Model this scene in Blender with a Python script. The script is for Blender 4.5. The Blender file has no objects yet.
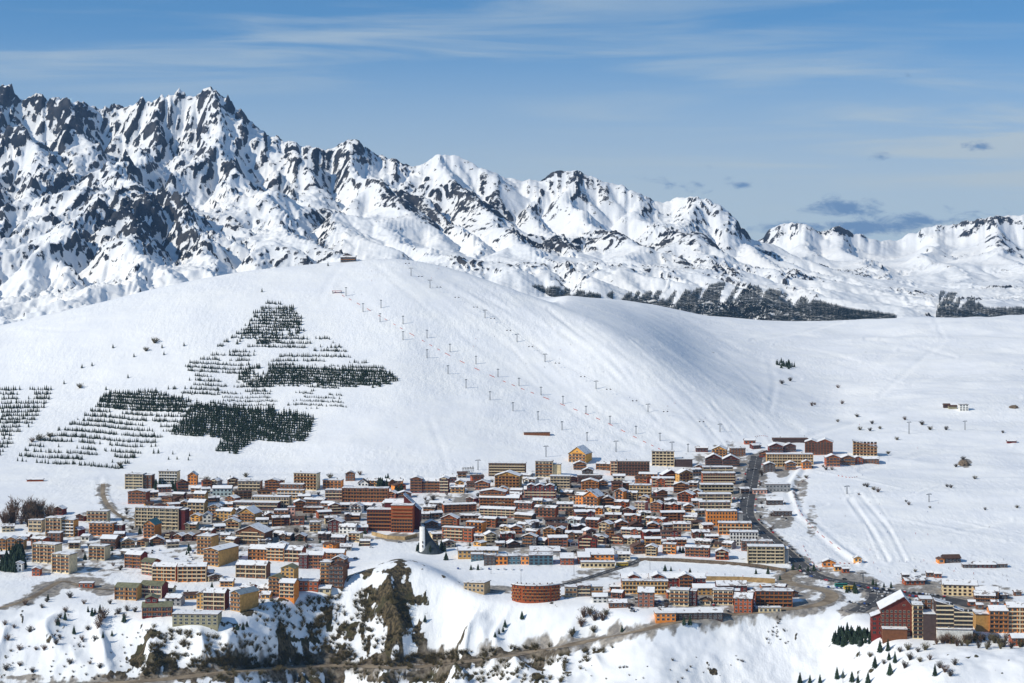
SKY_ZS, SKY_Z0, SKY_STR = 1.6, 0.16, 0.14
SCRAPS = [(845,210,48,16,1.15),(870,226,80,13,1.1),(800,226,60,10,.9),(920,222,70,11,.9),(978,150,17,9,1.1),(880,159,12,6,1.0),(743,186,15,5,1.0),(680,187,14,4,.6),(885,80,22,6,.45),(700,185,60,12,.35),(960,215,40,8,.6)]
EXPO = -0.22
EROSION_STEPS = 220
HAZE = 1.9e-5
import bpy, bmesh, math, random
import numpy as np
random.seed(7)
RNG = np.random.default_rng(11)
PI = math.pi
SC = bpy.context.scene
COL = SC.collection
# ------------------------------------------------------------------ camera
FOC, VH = 1911.0, 250.0          # focal length in photo pixels, row of the true horizon
cam = bpy.data.cameras.new('camera')
camo = bpy.data.objects.new('camera', cam)
COL.objects.link(camo)
camo.location = (0, 0, 0)
camo.rotation_euler = (PI / 2, 0, 0)
cam.sensor_width = 36
cam.lens = 36 * FOC / 1024
cam.shift_y = -(341.5 - VH) / 1024
cam.clip_start = 5
cam.clip_end = 60000
SC.camera = camo

# ------------------------------------------------------------------ light
SUN_TO = np.array([-0.81, -0.41, 0.64]); SUN_TO /= np.linalg.norm(SUN_TO)
SUN_EL = math.asin(SUN_TO[2]); SUN_AZ = math.atan2(SUN_TO[0], SUN_TO[1])
sun = bpy.data.lights.new('sun', 'SUN')
sun.energy = 4.8; sun.angle = math.radians(0.5); sun.color = (1, 0.925, 0.78)
suno = bpy.data.objects.new('sun', sun); COL.objects.link(suno)
from mathutils import Vector, Matrix
suno.rotation_euler = Vector(SUN_TO).to_track_quat('Z', 'Y').to_euler()
vs = SC.view_settings
vs.view_transform = 'Standard'; vs.look = 'None'; vs.gamma = 1; vs.use_curve_mapping = False
vs.exposure = EXPO

# ------------------------------------------------------------------ node helpers
class NT:
    def __init__(s, tree): s.t = tree; s.n = tree.nodes; s.l = tree.links
    def node(s, typ, **kw):
        n = s.n.new(typ)
        for k, v in kw.items():
            if k.startswith('i_'):
                n.inputs[k[2:].replace('_', ' ')].default_value = v
            else: setattr(n, k, v)
        return n
    def link(s, a, b): s.l.new(a, b)
    def math(s, op, a, b=None, c=None, clamp=False):
        n = s.n.new('ShaderNodeMath'); n.operation = op; n.use_clamp = clamp
        for i, v in enumerate((a, b, c)):
            if v is None: continue
            if isinstance(v, (int, float)): n.inputs[i].default_value = v
            else: s.l.new(v, n.inputs[i])
        return n.outputs[0]
    def mix(s, f, a, b):
        n = s.n.new('ShaderNodeMix'); n.data_type = 'RGBA'
        for sock, v in ((n.inputs[0], f), (n.inputs[6], a), (n.inputs[7], b)):
            if isinstance(v, (int, float)): sock.default_value = v
            elif isinstance(v, tuple): sock.default_value = (*v, 1) if len(v) == 3 else v
            else: s.l.new(v, sock)
        return n.outputs[2]
    def noise(s, scale, detail=4, rough=0.5, vec=None, dist=0):
        n = s.n.new('ShaderNodeTexNoise'); n.inputs['Scale'].default_value = scale
        n.inputs['Detail'].default_value = detail; n.inputs['Roughness'].default_value = rough
        n.inputs['Distortion'].default_value = dist
        if vec is not None: s.l.new(vec, n.inputs['Vector'])
        return n.outputs[0]
    def ramp(s, f, lo, hi):
        n = s.n.new('ShaderNodeMapRange'); n.interpolation_type = 'SMOOTHSTEP'
        n.inputs[1].default_value = lo; n.inputs[2].default_value = hi
        if isinstance(f, (int, float)): n.inputs[0].default_value = f
        else: s.l.new(f, n.inputs[0])
        return n.outputs[0]
    def mapping(s, vec, scale=(1, 1, 1), rot=(0, 0, 0), loc=(0, 0, 0)):
        n = s.n.new('ShaderNodeMapping'); s.l.new(vec, n.inputs[0])
        n.inputs['Scale'].default_value = scale; n.inputs['Rotation'].default_value = rot
        n.inputs['Location'].default_value = loc
        return n.outputs[0]

def new_mat(name, rough=0.9, spec=0.2):
    m = bpy.data.materials.new(name); m.use_nodes = True
    nt = NT(m.node_tree); b = m.node_tree.nodes['Principled BSDF']
    b.inputs['Roughness'].default_value = rough
    b.inputs['Specular IOR Level'].default_value = spec
    return m, nt, b

# ------------------------------------------------------------------ world: Nishita sky + thin cloud veils
world = bpy.data.worlds.new('World'); SC.world = world; world.use_nodes = True
wt = NT(world.node_tree)
bg = world.node_tree.nodes['Background']
tc = wt.node('ShaderNodeTexCoord')
# the sky is sampled a little higher than the true direction: the thin dry air of a high valley,
# deep blue down to the horizon
sep = wt.node('ShaderNodeSeparateXYZ'); wt.link(tc.outputs['Generated'], sep.inputs[0])
zz = wt.math('ADD', wt.math('MULTIPLY', sep.outputs[2], SKY_ZS), SKY_Z0)
cmb = wt.node('ShaderNodeCombineXYZ'); wt.link(sep.outputs[0], cmb.inputs[0]); wt.link(sep.outputs[1], cmb.inputs[1]); wt.link(zz, cmb.inputs[2])
nrm = wt.node('ShaderNodeVectorMath', operation='NORMALIZE'); wt.link(cmb.outputs[0], nrm.inputs[0])
sky = wt.node('ShaderNodeTexSky'); sky.sky_type = 'NISHITA'; sky.sun_disc = False
sky.sun_elevation = SUN_EL; sky.sun_rotation = SUN_AZ
sky.altitude = 2000; sky.air_density = 1.0; sky.dust_density = 0.2; sky.ozone_density = 1.6
wt.link(nrm.outputs[0], sky.inputs[0])
# cirrus: long streaks, in direction space (stretched along the horizon)
azn = wt.math('ARCTAN2', sep.outputs[0], sep.outputs[1])
dirv = wt.node('ShaderNodeCombineXYZ')
wt.link(azn, dirv.inputs[0]); wt.link(sep.outputs[2], dirv.inputs[1])
st = wt.mapping(dirv.outputs[0], scale=(5, 62, 1), rot=(0, 0, 0.0))
n1 = wt.noise(1.0, 6, 0.55, st, 0.6)
n2 = wt.noise(0.45, 3, 0.5, wt.mapping(dirv.outputs[0], scale=(4, 40, 1), loc=(3, 1, 0)))
elev = sep.outputs[2]
veil = wt.math('MULTIPLY', wt.ramp(n1, 0.40, 0.72), wt.ramp(n2, 0.36, 0.62))
lowband = wt.math('SUBTRACT', 1.0, wt.ramp(elev, 0.02, 0.125))
veil = wt.math('ADD', wt.math('MULTIPLY', veil, 0.60), wt.math('MULTIPLY', lowband, 0.85), clamp=True)
bwn = wt.node('ShaderNodeRGBToBW'); wt.link(sky.outputs[0], bwn.inputs[0])
# veil colour: pale grey-blue, brightness tied to the sky's own
vcol = wt.mix(1.0, (0, 0, 0), (4.2, 5.0, 5.5))
tint = wt.node('ShaderNodeMix'); tint.data_type = 'RGBA'; tint.blend_type = 'MULTIPLY'; tint.inputs[0].default_value = 1.0
wt.link(sky.outputs[0], tint.inputs[6]); tint.inputs[7].default_value = (0.75, 1.21, 1.34, 1)
c1 = wt.mix(veil, tint.outputs[2], vcol)
# small dark cumulus scraps low on the right
def blob(az, el, ra, re, amp=1.0):
    dx = wt.math('MULTIPLY', wt.math('SUBTRACT', azn, az), 1 / ra)
    dy = wt.math('MULTIPLY', wt.math('SUBTRACT', elev, el), 1 / re)
    r2 = wt.math('ADD', wt.math('MULTIPLY', dx, dx), wt.math('MULTIPLY', dy, dy))
    return wt.math('MULTIPLY', wt.math('SUBTRACT', 1.0, wt.math('POWER', r2, 0.5)), amp)
def pxdir(u, v): return math.atan2(u - 512, FOC), (VH - v) / FOC
scr = None
for (u, v, ru, rv, a) in SCRAPS:
    az, el = pxdir(u, v)
    b_ = blob(az, el, ru / FOC, rv / FOC, a)
    scr = b_ if scr is None else wt.math('MAXIMUM', scr, b_)
ns = wt.noise(1.0, 6, 0.62, wt.mapping(dirv.outputs[0], scale=(70, 150, 1)), 0.4)
sm = wt.ramp(wt.math('ADD', scr, wt.math('MULTIPLY', wt.math('SUBTRACT', ns, 0.5), 2.6)), 0.15, 1.0)
c2 = wt.mix(wt.math('MULTIPLY', sm, 0.92), c1, (1.2, 2.2, 3.9))
wt.link(c2, bg.inputs[0])
bg.inputs[1].default_value = SKY_STR

# ------------------------------------------------------------------ numpy noise
def _hash(ix, iy, seed):
    h = (ix.astype(np.uint32) * np.uint32(374761393) + iy.astype(np.uint32) * np.uint32(668265263) + np.uint32((seed * 2654435761) & 0xffffffff))
    h ^= h >> np.uint32(13); h *= np.uint32(1274126177); h ^= h >> np.uint32(16)
    return h
def perlin(x, y, seed=0):
    x0 = np.floor(x); y0 = np.floor(y)
    fx = x - x0; fy = y - y0
    ix = x0.astype(np.int64) & 0xffff; iy = y0.astype(np.int64) & 0xffff
    def g(i, j, dx, dy):
        a = _hash((ix + i) & 0xffff, (iy + j) & 0xffff, seed).astype(np.float64) * (2 * PI / 4294967296.0)
        return np.cos(a) * dx + np.sin(a) * dy
    u = fx * fx * fx * (fx * (fx * 6 - 15) + 10); w = fy * fy * fy * (fy * (fy * 6 - 15) + 10)
    n00 = g(0, 0, fx, fy); n10 = g(1, 0, fx - 1, fy); n01 = g(0, 1, fx, fy - 1); n11 = g(1, 1, fx - 1, fy - 1)
    return ((n00 * (1 - u) + n10 * u) * (1 - w) + (n01 * (1 - u) + n11 * u) * w) * 1.5
def fbm(x, y, wl, octs, seed=0, gain=0.5):
    s = 0; a = 1.0; f = 1 / wl
    for o in range(octs):
        s = s + a * perlin(x * f + o * 17.3, y * f - o * 9.1, seed + o); a *= gain; f *= 2.03
    return s
def ridged(x, y, wl, octs, seed=0, gain=0.5):
    s = 0; a = 1.0; f = 1 / wl; w = 1.0
    for o in range(octs):
        n = 1 - np.abs(perlin(x * f + o * 31.7, y * f + o * 12.9, seed + o)) * 1.6
        n = n * n * w
        w = np.clip(n * 1.6, 0, 1)
        s = s + a * n; a *= gain; f *= 2.1
    return s
def sstep(a, b, x):
    t = np.clip((x - a) / (b - a), 0, 1); return t * t * (3 - 2 * t)
def gsmooth(a, sig):
    r = int(sig * 3) + 1
    k = np.exp(-0.5 * (np.arange(-r, r + 1) / sig) ** 2); k /= k.sum()
    return np.convolve(np.pad(a, r, mode='edge'), k, mode='valid')
def grid_mesh(name, X, Y, Z, attrs=None, mat=None):
    nr, nc = X.shape
    me = bpy.data.meshes.new(name)
    me.vertices.add(nr * nc)
    me.vertices.foreach_set('co', np.stack([X, Y, Z], -1).astype(np.float32).ravel())
    i = np.arange(nr - 1)[:, None] * nc + np.arange(nc - 1)[None, :]
    q = np.stack([i, i + 1, i + nc + 1, i + nc], -1).reshape(-1, 4)
    nf = len(q)
    me.loops.add(nf * 4); me.loops.foreach_set('vertex_index', q.astype(np.int32).ravel())
    me.polygons.add(nf)
    me.polygons.foreach_set('loop_start', np.arange(0, nf * 4, 4, dtype=np.int32))
    me.polygons.foreach_set('use_smooth', np.ones(nf, dtype=bool))
    me.update(calc_edges=True)
    for k, a in (attrs or {}).items():
        at = me.attributes.new(k, 'FLOAT', 'POINT'); at.data.foreach_set('value', a.astype(np.float32).ravel())
    if mat: me.materials.append(mat)
    o = bpy.data.objects.new(name, me); COL.objects.link(o)
    o['kind'] = 'structure'
    return o
# ------------------------------------------------------------------ near ground: one height field on a fan-shaped grid
def plane_d(v): return 430.0 / ((v - VH) / FOC + 0.07)
CU = np.array([-600,-150,0,100,200,250,300,350,400,440,480,540,600,650,700,760,800,830,870,900,930,960,990,1024,1200,1624], float)
#      front edge of the plateau: row, and depth offset from the plain (negative = nearer / sticks up)
Cv = np.array([615,610,600,608,622,612,592,578,557,572,597,602,606,618,610,604,604,606,622,640,642,642,640,638,645,650], float)
Co = np.array([0,0,0,0,0,0,0,-30,-120,-50,0,0,0,0,0,0,0,0,0,0,0,0,0,0,0,0], float)
Bv = np.array([705,695,684,682,676,671,667,664,664,662,655,647,640,640,672,682,684,684,684,680,664,656,654,660,690,720], float)
Bs = np.array([.35,.35,.36,.42,.55,.65,.75,.8,.75,.65,.55,.55,.5,.45,.45,.45,.45,.42,.35,.28,.05,.0,.0,.0,.2,.3], float)
Ev = np.array([470,468,466,468,472,472,474,476,476,474,472,464,456,452,450,446,444,442,440,438,437,436,435,434,430,430], float)
Gv = np.array([345,338,326,302,279,270,265,261,257,265,277,299,322,351,384,406,410,410,404,400,398,396,394,392,388,385], float)
Gd = np.array([2950,2950,2950,2970,3020,3050,3070,3090,3100,3090,3060,2980,2880,2790,2740,2740,2790,2850,2900,2920,2930,2940,2950,2960,3000,3000], float)
Iv = np.array([372,362,352,340,330,322,316,311,306,303,300,297,298,305,318,323,323,322,320,318,318,317,317,316,316,318], float)
Id = np.full(len(CU), 3900.0)
uin = np.arange(-40, 1064.1, 1.6)
UG = np.concatenate([np.arange(-600, -40, 14.0), uin, np.arange(1064 + 12, 1625, 14.0)])
def cu(a, sig=14):
    fine = np.arange(-600, 1625, 2.0)
    return np.interp(UG, fine, gsmooth(np.interp(fine, CU, a), sig / 2))
def row_z(v, d): return -(v - VH) / FOC * d
cv = cu(Cv); cd = plane_d(cv) + cu(Co, 18); cz = row_z(cv, cd)
bv = cu(Bv); bs = cu(Bs)
kk = (bv - VH) / FOC
bd = cd - (kk * cd + cz) / (bs + kk)              # where a fall of slope bs meets the toe row
bd = np.clip(bd, cd - 170, cd - 25); bz = row_z(bv, bd)
Dd = np.full_like(UG, 2010.0); Dz = row_z(530.0, plane_d(530.0)) + (Dd - plane_d(530.0)) * 0.07
C2d = np.maximum(cd + 55, plane_d(cv) + 25); C2z = -290 + 0.07 * (C2d - 2000)
ev = cu(Ev); ed = plane_d(ev); ez = row_z(ev, ed)
gv = cu(Gv); gd = cu(Gd, 30); gz = row_z(gv, gd)
iv = cu(Iv); idd = cu(Id); iz = row_z(iv, idd)
fd = ed + (gd - ed) * 0.5; fz = (ez + gz) / 2 - 14 * sstep(40, 200, gz - ez)
f2d = ed + (gd - ed) * 0.86; f2z = ez + (gz - ez) * 0.905
occ = sstep(560, 500, UG)                          # left of here the hill hides what is behind it
hd = gd + (idd - gd) * 0.45
hz = gz + (iz - gz) * 0.4 - 40 * sstep(570, 520, UG) + 14 * sstep(530, 580, UG) * sstep(740, 640, UG)
a0 = np.zeros_like(UG)
feats = [(a0 + 200, a0 - 620), (a0 + 700, a0 - 560), (bd - 330, bz - 110), (bd - 110, bz - 34), (bd, bz), (cd, cz), (C2d, C2z), (Dd, Dz), (ed, ez), (fd, fz), (f2d, f2z), (gd, gz),
         (hd, hz), (idd, iz), (a0 + 4500, iz - 60), (a0 + 5000, a0 - 420), (a0 + 5800, a0 - 900)]
FD = np.stack([f[0] for f in feats]); FZ = np.stack([f[1] for f in feats])
DG = np.concatenate([np.arange(200, 1300, 25.0), np.arange(1300, 1480, 6.0), np.arange(1480, 1800, 2.6), np.arange(1800, 2500, 4.2),
                     np.arange(2500, 3200, 7.0), np.arange(3200, 4100, 12.0), np.arange(4100, 5801, 40.0)])
def pchip_cols(FD, FZ, DG):
    h = np.diff(FD, axis=0); dl = np.diff(FZ, axis=0) / h
    m = np.zeros_like(FZ)
    w1 = 2 * h[1:] + h[:-1]; w2 = h[1:] + 2 * h[:-1]
    same = dl[1:] * dl[:-1] > 0
    with np.errstate(divide='ignore', invalid='ignore'):
        m[1:-1] = np.where(same, (w1 + w2) / (w1 / dl[:-1] + w2 / dl[1:]), 0)
    m[0] = dl[0]; m[-1] = dl[-1]
    out = np.empty((len(DG), FD.shape[1]))
    D = DG[:, None]
    k = np.clip((D[:, :, None] >= FD.T[None]).sum(-1) - 1, 0, FD.shape[0] - 2)
    ci = np.arange(FD.shape[1])[None, :]
    x0 = FD[k, ci]; hh = h[k, ci]; t = np.clip((D - x0) / hh, 0, 1)
    y0 = FZ[k, ci]; y1 = FZ[k + 1, ci]; m0 = m[k, ci]; m1 = m[k + 1, ci]
    return (2*t**3 - 3*t**2 + 1) * y0 + (t**3 - 2*t**2 + t) * hh * m0 + (-2*t**3 + 3*t**2) * y1 + (t**3 - t**2) * hh * m1
Zg = pchip_cols(FD, FZ, DG)
UU, DD = np.meshgrid(UG, DG)
XX = (UU - 512) * DD / FOC
VV = VH - Zg / DD * FOC                              # picture row of each ground point (before relief)
# relief
front = sstep(0, 40, cd[None] - DD)                  # the slope below the plateau
plain = sstep(-10, 30, DD - cd[None]) * (1 - sstep(0, 120, DD - ed[None]))
hill = sstep(0, 120, DD - ed[None])
Zg = Zg + plain * fbm(XX, DD, 160, 3, 3) * 1.1
Zg = Zg + hill * (fbm(XX, DD, 420, 4, 5) * 5.0 * (1 - sstep(2500, 3000, DD) * sstep(700, 500, UU)) + fbm(XX, DD, 120, 3, 8) * 1.1)
right = sstep(780, 900, UU)
Zg = Zg + right * sstep(1900, 2100, DD) * (fbm(XX * 0.6, DD * 1.6, 260, 4, 15)) * 6.0
# cliff relief: gullies running down the slope, stronger where it is steep
gul = ridged(XX + fbm(XX, DD, 90, 2, 21) * 22, DD * 0.35, 62, 4, 23) - 0.9
steepm = np.clip((bs[None] - 0.30) / 0.35, 0, 1)
Zg = Zg + front * (gul * 9.0 * (0.25 + steepm) * (0.2 + 0.8 * sstep(640, 540, UU)) * sstep(0, 22, cd[None] - DD) + fbm(XX, DD, 70, 4, 27) * (3.2 + 2.5 * steepm) * (0.5 + 0.5 * sstep(640, 540, UU)) + fbm(XX, DD, 22, 3, 29) * 1.2)
# small wind-drift hollows on the open right-hand snowfield
# ---- lookups
def _ij(u, d):
    i = np.clip(np.searchsorted(DG, d) - 1, 0, len(DG) - 2); j = np.clip(np.searchsorted(UG, u) - 1, 0, len(UG) - 2)
    return i, j, (d - DG[i]) / (DG[i + 1] - DG[i]), (u - UG[j]) / (UG[j + 1] - UG[j])
def zat(x, y):
    u = 512 + FOC * x / y
    i, j, a, b = _ij(u, y)
    return float((Zg[i, j] * (1 - b) + Zg[i, j + 1] * b) * (1 - a) + (Zg[i + 1, j] * (1 - b) + Zg[i + 1, j + 1] * b) * a)
def ground(u, v, dmin=1300, dmax=4400):
    """first point of the ground seen at picture position (u, v)"""
    j = int(np.clip(np.searchsorted(UG, u) - 1, 0, len(UG) - 2)); b = (u - UG[j]) / (UG[j + 1] - UG[j])
    z = Zg[:, j] * (1 - b) + Zg[:, j + 1] * b
    vr = VH - z / DG * FOC
    ok = np.nonzero((vr <= v) & (DG > dmin))[0]
    i = int(ok[0]) if len(ok) else int(np.searchsorted(DG, dmax)) - 1
    if i > 0 and vr[i - 1] > vr[i] and DG[i-1] > dmin - 10:
        t = np.clip((v - vr[i - 1]) / (vr[i] - vr[i - 1]), 0, 1); d = DG[i - 1] + t * (DG[i] - DG[i - 1])
    else: d = DG[i]
    x = (u - 512) * d / FOC
    return Vector((x, float(d), zat(x, d)))
# ------------------------------------------------------------------ roads: a bench is cut for each, the ribbon itself is laid later
ROADS = [  # picture-plan points, width in metres, name
 ('valley_road', [(-60,690),(60,686),(150,681),(230,672),(300,667),(350,666),(400,668),(440,665),(480,660),(520,654),(560,647),(600,639),(640,631),(670,623),(700,618),(760,612),(800,608),(822,604),(832,598),(829,592),(812,588),(795,585),(785,580),(790,574),(806,570)], 11.5),
 ('main_street', [(757,456),(754,470),(751,485),(747,505),(748,518),(760,530),(775,543),(792,558),(806,570),(822,578),(850,583),(868,586),(877,593),(876,600),(866,606),(856,612)], 15.0),
 ('back_street', [(560,586),(585,579),(610,571),(632,564),(645,559),(690,560),(740,565),(775,570),(806,570)], 8.0),
 ('upper_track', [(103,484),(103,496),(110,508),(122,517),(140,521)], 5.0),
 ('side_street', [(-20,612),(20,603),(45,590),(62,581),(80,586),(105,590),(135,590)], 6.0),
 ('car_park', [(866,590),(890,592),(915,595),(945,599),(975,606)], 22.0),
 ('valley_lane', [(868,607),(900,604),(935,604)], 6.0),
]
def catmull(P, n):
    P = [np.array(p, float) for p in P]; P = [2 * P[0] - P[1]] + P + [2 * P[-1] - P[-2]]
    out = []
    for i in range(1, len(P) - 2):
        for k in range(n):
            t = k / n
            out.append(0.5 * ((2 * P[i]) + (-P[i-1] + P[i+1]) * t + (2*P[i-1] - 5*P[i] + 4*P[i+1] - P[i+2]) * t * t + (-P[i-1] + 3*P[i] - 3*P[i+1] + P[i+2]) * t ** 3))
    out.append(P[-2]); return out
ROADW = []; shoulder = np.full(XX.shape, -1.0)
for name, pts, w in ROADS:
    line = [np.array(ground(p[0], p[1], 1380)) for p in catmull(pts, 6)]
    L = np.array(line)
    # even out the run in depth and height
    for a in range(3):
        for it in range(3):
            L[1:-1, a] = 0.25 * L[:-2, a] + 0.5 * L[1:-1, a] + 0.25 * L[2:, a]
    ROADW.append((name, L, w))
for name, L, w in ROADW:
    R_ = w / 2 + 1.5
    m = (XX > L[:, 0].min() - 20) & (XX < L[:, 0].max() + 20) & (DD > L[:, 1].min() - 20) & (DD < L[:, 1].max() + 20)
    x = XX[m]; y = DD[m]; z = Zg[m]
    best = np.full(x.shape, 1e9); bz_ = np.zeros(x.shape)
    for a, b in zip(L[:-1], L[1:]):
        dx, dy = b[0] - a[0], b[1] - a[1]
        t = np.clip(((x - a[0]) * dx + (y - a[1]) * dy) / (dx * dx + dy * dy + 1e-9), 0, 1)
        dist = np.hypot(x - a[0] - t * dx, y - a[1] - t * dy); zz_ = a[2] + t * (b[2] - a[2])
        c = dist < best; best = np.where(c, dist, best); bz_ = np.where(c, zz_, bz_)
    shoulder[m] = np.maximum(shoulder[m], {'valley_road': .95, 'car_park': .95, 'main_street': .9, 'side_street': .8}.get(name, .6) - np.clip(best - R_, 0, None) / 11)
    k = sstep(R_ + 9, R_, best)
    bank = 0.9 * np.exp(-((best - R_ - 1.2) / 1.3) ** 2)          # ploughed snow along the edge
    Zg[m] = z * (1 - k) + bz_ * k + bank
# layout of bare rock, bare earth and pistes on the ground (plan positions given through the photo)
ROCKS = [(388,606,34,46,.28,0.15),(350,640,36,34,.14),(405,640,30,40,.1),(350,572,34,8,.1,-0.5),(290,655,26,26,.05),(235,668,40,14,.1),(160,660,46,16,-.12),(152,632,16,8,.0),
         (190,674,80,10,.15),(330,664,120,11,.42),(440,662,70,8,.42),(520,653,50,5,.2),(60,664,30,8,-.4),(110,674,60,8,-.1),(252,612,24,14,-.3),(310,625,34,5,.1),(300,640,34,4,.1),(320,610,30,4,.0),
         (775,628,14,12,-.1),(420,674,60,10,.1),(350,678,90,8,.15),(470,676,40,6,.0),(560,674,30,6,-.3),(300,600,50,16,-.55),(450,606,30,30,-.75),(500,630,30,10,-.6),(960,672,14,14,-.4),(690,642,14,8,-.65)]
DIRT = [(560,518,185,48,-.1),(245,520,160,46,-.14),(80,552,95,36,-.34),(725,500,60,70,-.2),(940,598,95,24,-.2),(820,582,80,24,-.3),(690,596,120,16,-.12),(800,490,10,22,-.3),(782,470,8,10,.2),(812,520,8,26,-.4),(780,520,18,12,-.1),(400,538,28,5,.2),(80,582,30,7,.2),(45,590,16,8,.3),(105,590,14,6,.3),(965,463,6,4,.7),(35,678,40,4,-.2),
        (215,500,20,8,-.2),(600,575,40,8,-.3),(930,590,60,14,-.1),(860,585,30,10,.0),(770,590,50,14,-.2),(160,505,20,6,-.1),(520,560,60,4,-.3),(500,590,20,6,-.1),(700,470,5,30,-.2),(760,480,10,40,-.1),(960,600,50,8,.1),
        (300,530,80,20,-.35),(480,520,80,25,-.35),(630,510,90,40,-.35)]
LANES = [([(520,292),(560,318),(620,348),(680,385),(705,415),(715,440)],5,1.2),([(590,320),(650,345),(700,375),(760,405),(800,430)],4,1.0),
         ([(340,285),(400,330),(470,380),(560,425),(640,455)],4,.8),([(935,320),(945,340),(915,365),(880,395)],2.2,1.0),([(800,470),(790,485),(800,515),(840,548),(860,562)],2.6,-2.8),
         ([(850,500),(872,530),(888,560)],2,1.0),([(860,495),(890,530),(905,560)],2,.8),([(780,445),(830,430),(900,410),(1020,398)],2,.8),([(860,470),(920,455),(1010,445)],2,.8),
         ([(0,479),(200,473),(420,471),(620,462)],2.2,1.2),([(100,480),(98,495),(110,510),(130,520)],3,1.2),([(430,300),(470,340),(530,380),(600,430),(640,445)],3,.6),
         ([(640,300),(700,340),(760,372),(820,400)],2.5,.8),([(680,315),(740,350),(800,378)],2,.6),([(900,350),(960,355),(1024,350)],2,.7),([(430,420),(440,445),(447,468)],3,.6),([(440,270),(520,320),(600,365),(680,430)],3,.7),
         ([(320,300),(330,280),(345,262)],3,.6),([(860,545),(920,540),(1010,520)],2,.7),([(770,360),(775,385),(770,410)],3,.8)]

_r = random.Random(3)
for _k in range(7):                       # broad groomed pistes running down from the top
    a_ = _k * 26; LANES.append(([(372 + a_ * .55, 262 + a_ * .16), (430 + a_ * .8, 312 + a_ * .12), (505 + a_ * .95, 365 + a_ * .1), (585 + a_ * .8, 420 + a_ * .06), (640 + a_ * .6, 446)], 2.4, _r.choice([.7, .9, -.6])))
for _k in range(26):                      # single ski tracks and cat tracks down the right flank and over the open field
    t = _r.random(); u0 = 400 + 330 * t + _r.gauss(0, 20); v0 = 268 + 120 * t + _r.gauss(0, 8); L_ = _r.uniform(50, 120)
    LANES.append(([(u0, v0), (u0 + L_ * .3, v0 + L_ * .22 + _r.gauss(0, 3)), (u0 + L_ * .62, v0 + L_ * .5 + _r.gauss(0, 4)), (u0 + L_ * .9, v0 + L_ * .82)], _r.uniform(.9, 1.8), _r.choice([.5, .8, -.4])))
for _k in range(16):
    u0 = _r.uniform(740, 960); v0 = _r.uniform(330, 540); L_ = _r.uniform(50, 140); s_ = _r.choice([-1, 1, 1])
    LANES.append(([(u0, v0), (u0 + L_ * .5, v0 + s_ * L_ * .08 + _r.gauss(0, 3)), (u0 + L_, v0 + s_ * L_ * .2)], _r.uniform(.8, 1.6), _r.choice([.6, .9, -.5])))
for _k in range(9):
    u0 = _r.uniform(20, 250); v0 = 345 + _r.uniform(-20, 40) - u0 * .15; L_ = _r.uniform(40, 110)
    LANES.append(([(u0, v0), (u0 + L_ * .5, v0 + _r.gauss(4, 5)), (u0 + L_, v0 + _r.gauss(6, 8))], _r.uniform(1, 1.8), .6))
for d_ in (0, 4, 26):             # groomer strips of the beginners' field
    LANES.append(([(842 + d_, 488), (862 + d_ * 1.1, 522), (878 + d_ * 1.3, 560)], 1.0, .4))
# ------------------------------------------------------------------ ground cover masks (world-fixed, one value per ground vertex)
def poly_dist(px, py, U, V):
    """distance (pixels of the plan layout) from points to a polyline"""
    best = np.full(U.shape, 1e9)
    for k in range(len(px) - 1):
        ax, ay, bx, by = px[k], py[k], px[k + 1], py[k + 1]
        dx, dy = bx - ax, by - ay
        t = np.clip(((U - ax) * dx + (V - ay) * dy) / (dx * dx + dy * dy + 1e-9), 0, 1)
        best = np.minimum(best, np.hypot(U - ax - t * dx, V - ay - t * dy))
    return best
VV = VH - Zg / DD * FOC
vis = (DD > 1300)
wn = fbm(XX, DD, 40, 5, 41, 0.6); wn2 = fbm(XX, DD, 14, 4, 43, 0.65); wn3 = fbm(XX, DD, 120, 3, 44)
def ell(u, v, ru, rv, rot=0):
    c, s = math.cos(rot), math.sin(rot)
    a = (UU - u) * c + (VV - v) * s; b = -(UU - u) * s + (VV - v) * c
    return 1 - np.hypot(a / ru, b / rv)
rock = np.full(UU.shape, -1.0)
for e in ROCKS:
    u, v, ru, rv, w = e[:5]; rot = e[5] if len(e) > 5 else 0
    rock = np.maximum(rock, np.clip(ell(u, v, ru, rv, rot), -1, 1) * 0.85 + w - 0.22)
rock = np.where(vis & (DD < cd[None] + 30), rock, -1.5)
streak = fbm(XX + wn * 6, DD * 0.25, 16, 4, 47, 0.6)
rock = np.clip(rock + wn * 0.55 + wn2 * 0.55 + streak * 0.6 + 0.25, 0, 1)
dirt = np.full(UU.shape, -1.0)
for (u, v, ru, rv, w) in DIRT:
    dirt = np.maximum(dirt, np.clip(2.0 * ell(u, v, ru, rv), -1, .8) + w)
dirt = np.maximum(dirt, shoulder)
field = (UU > 640) & (UU < 770) & (VV > 561) & (VV < 581)
dirt = np.where(vis & ~field, np.clip(dirt * 1.2 + wn2 * 0.5 + wn * 0.3, 0, 1), 0)
# pistes: groomed lanes and traverses cut into the snow (real relief)
lane = np.zeros(UU.shape)
for (pts, wpx, depth) in LANES:
    px, py = zip(*pts)
    m = (UU > min(px) - 20) & (UU < max(px) + 20) & (VV > min(py) - 20) & (VV < max(py) + 20) & (DD > 1400) & (DD < 4100)
    if not m.any(): continue
    depth = depth * (0.55 if wpx > 2 else 1.1) * (0.8 + 0.4 * fbm(XX[m], DD[m], 90, 2, 51))
    dl = poly_dist(px, py, UU[m], VV[m])
    lane[m] = np.maximum(lane[m], np.exp(-(dl / wpx) ** 2) * np.abs(depth))
    Zg[m] = Zg[m] - depth * np.exp(-(dl / wpx) ** 2) + 0.6 * depth * np.exp(-((dl - wpx * 1.8) / wpx) ** 2)

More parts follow.
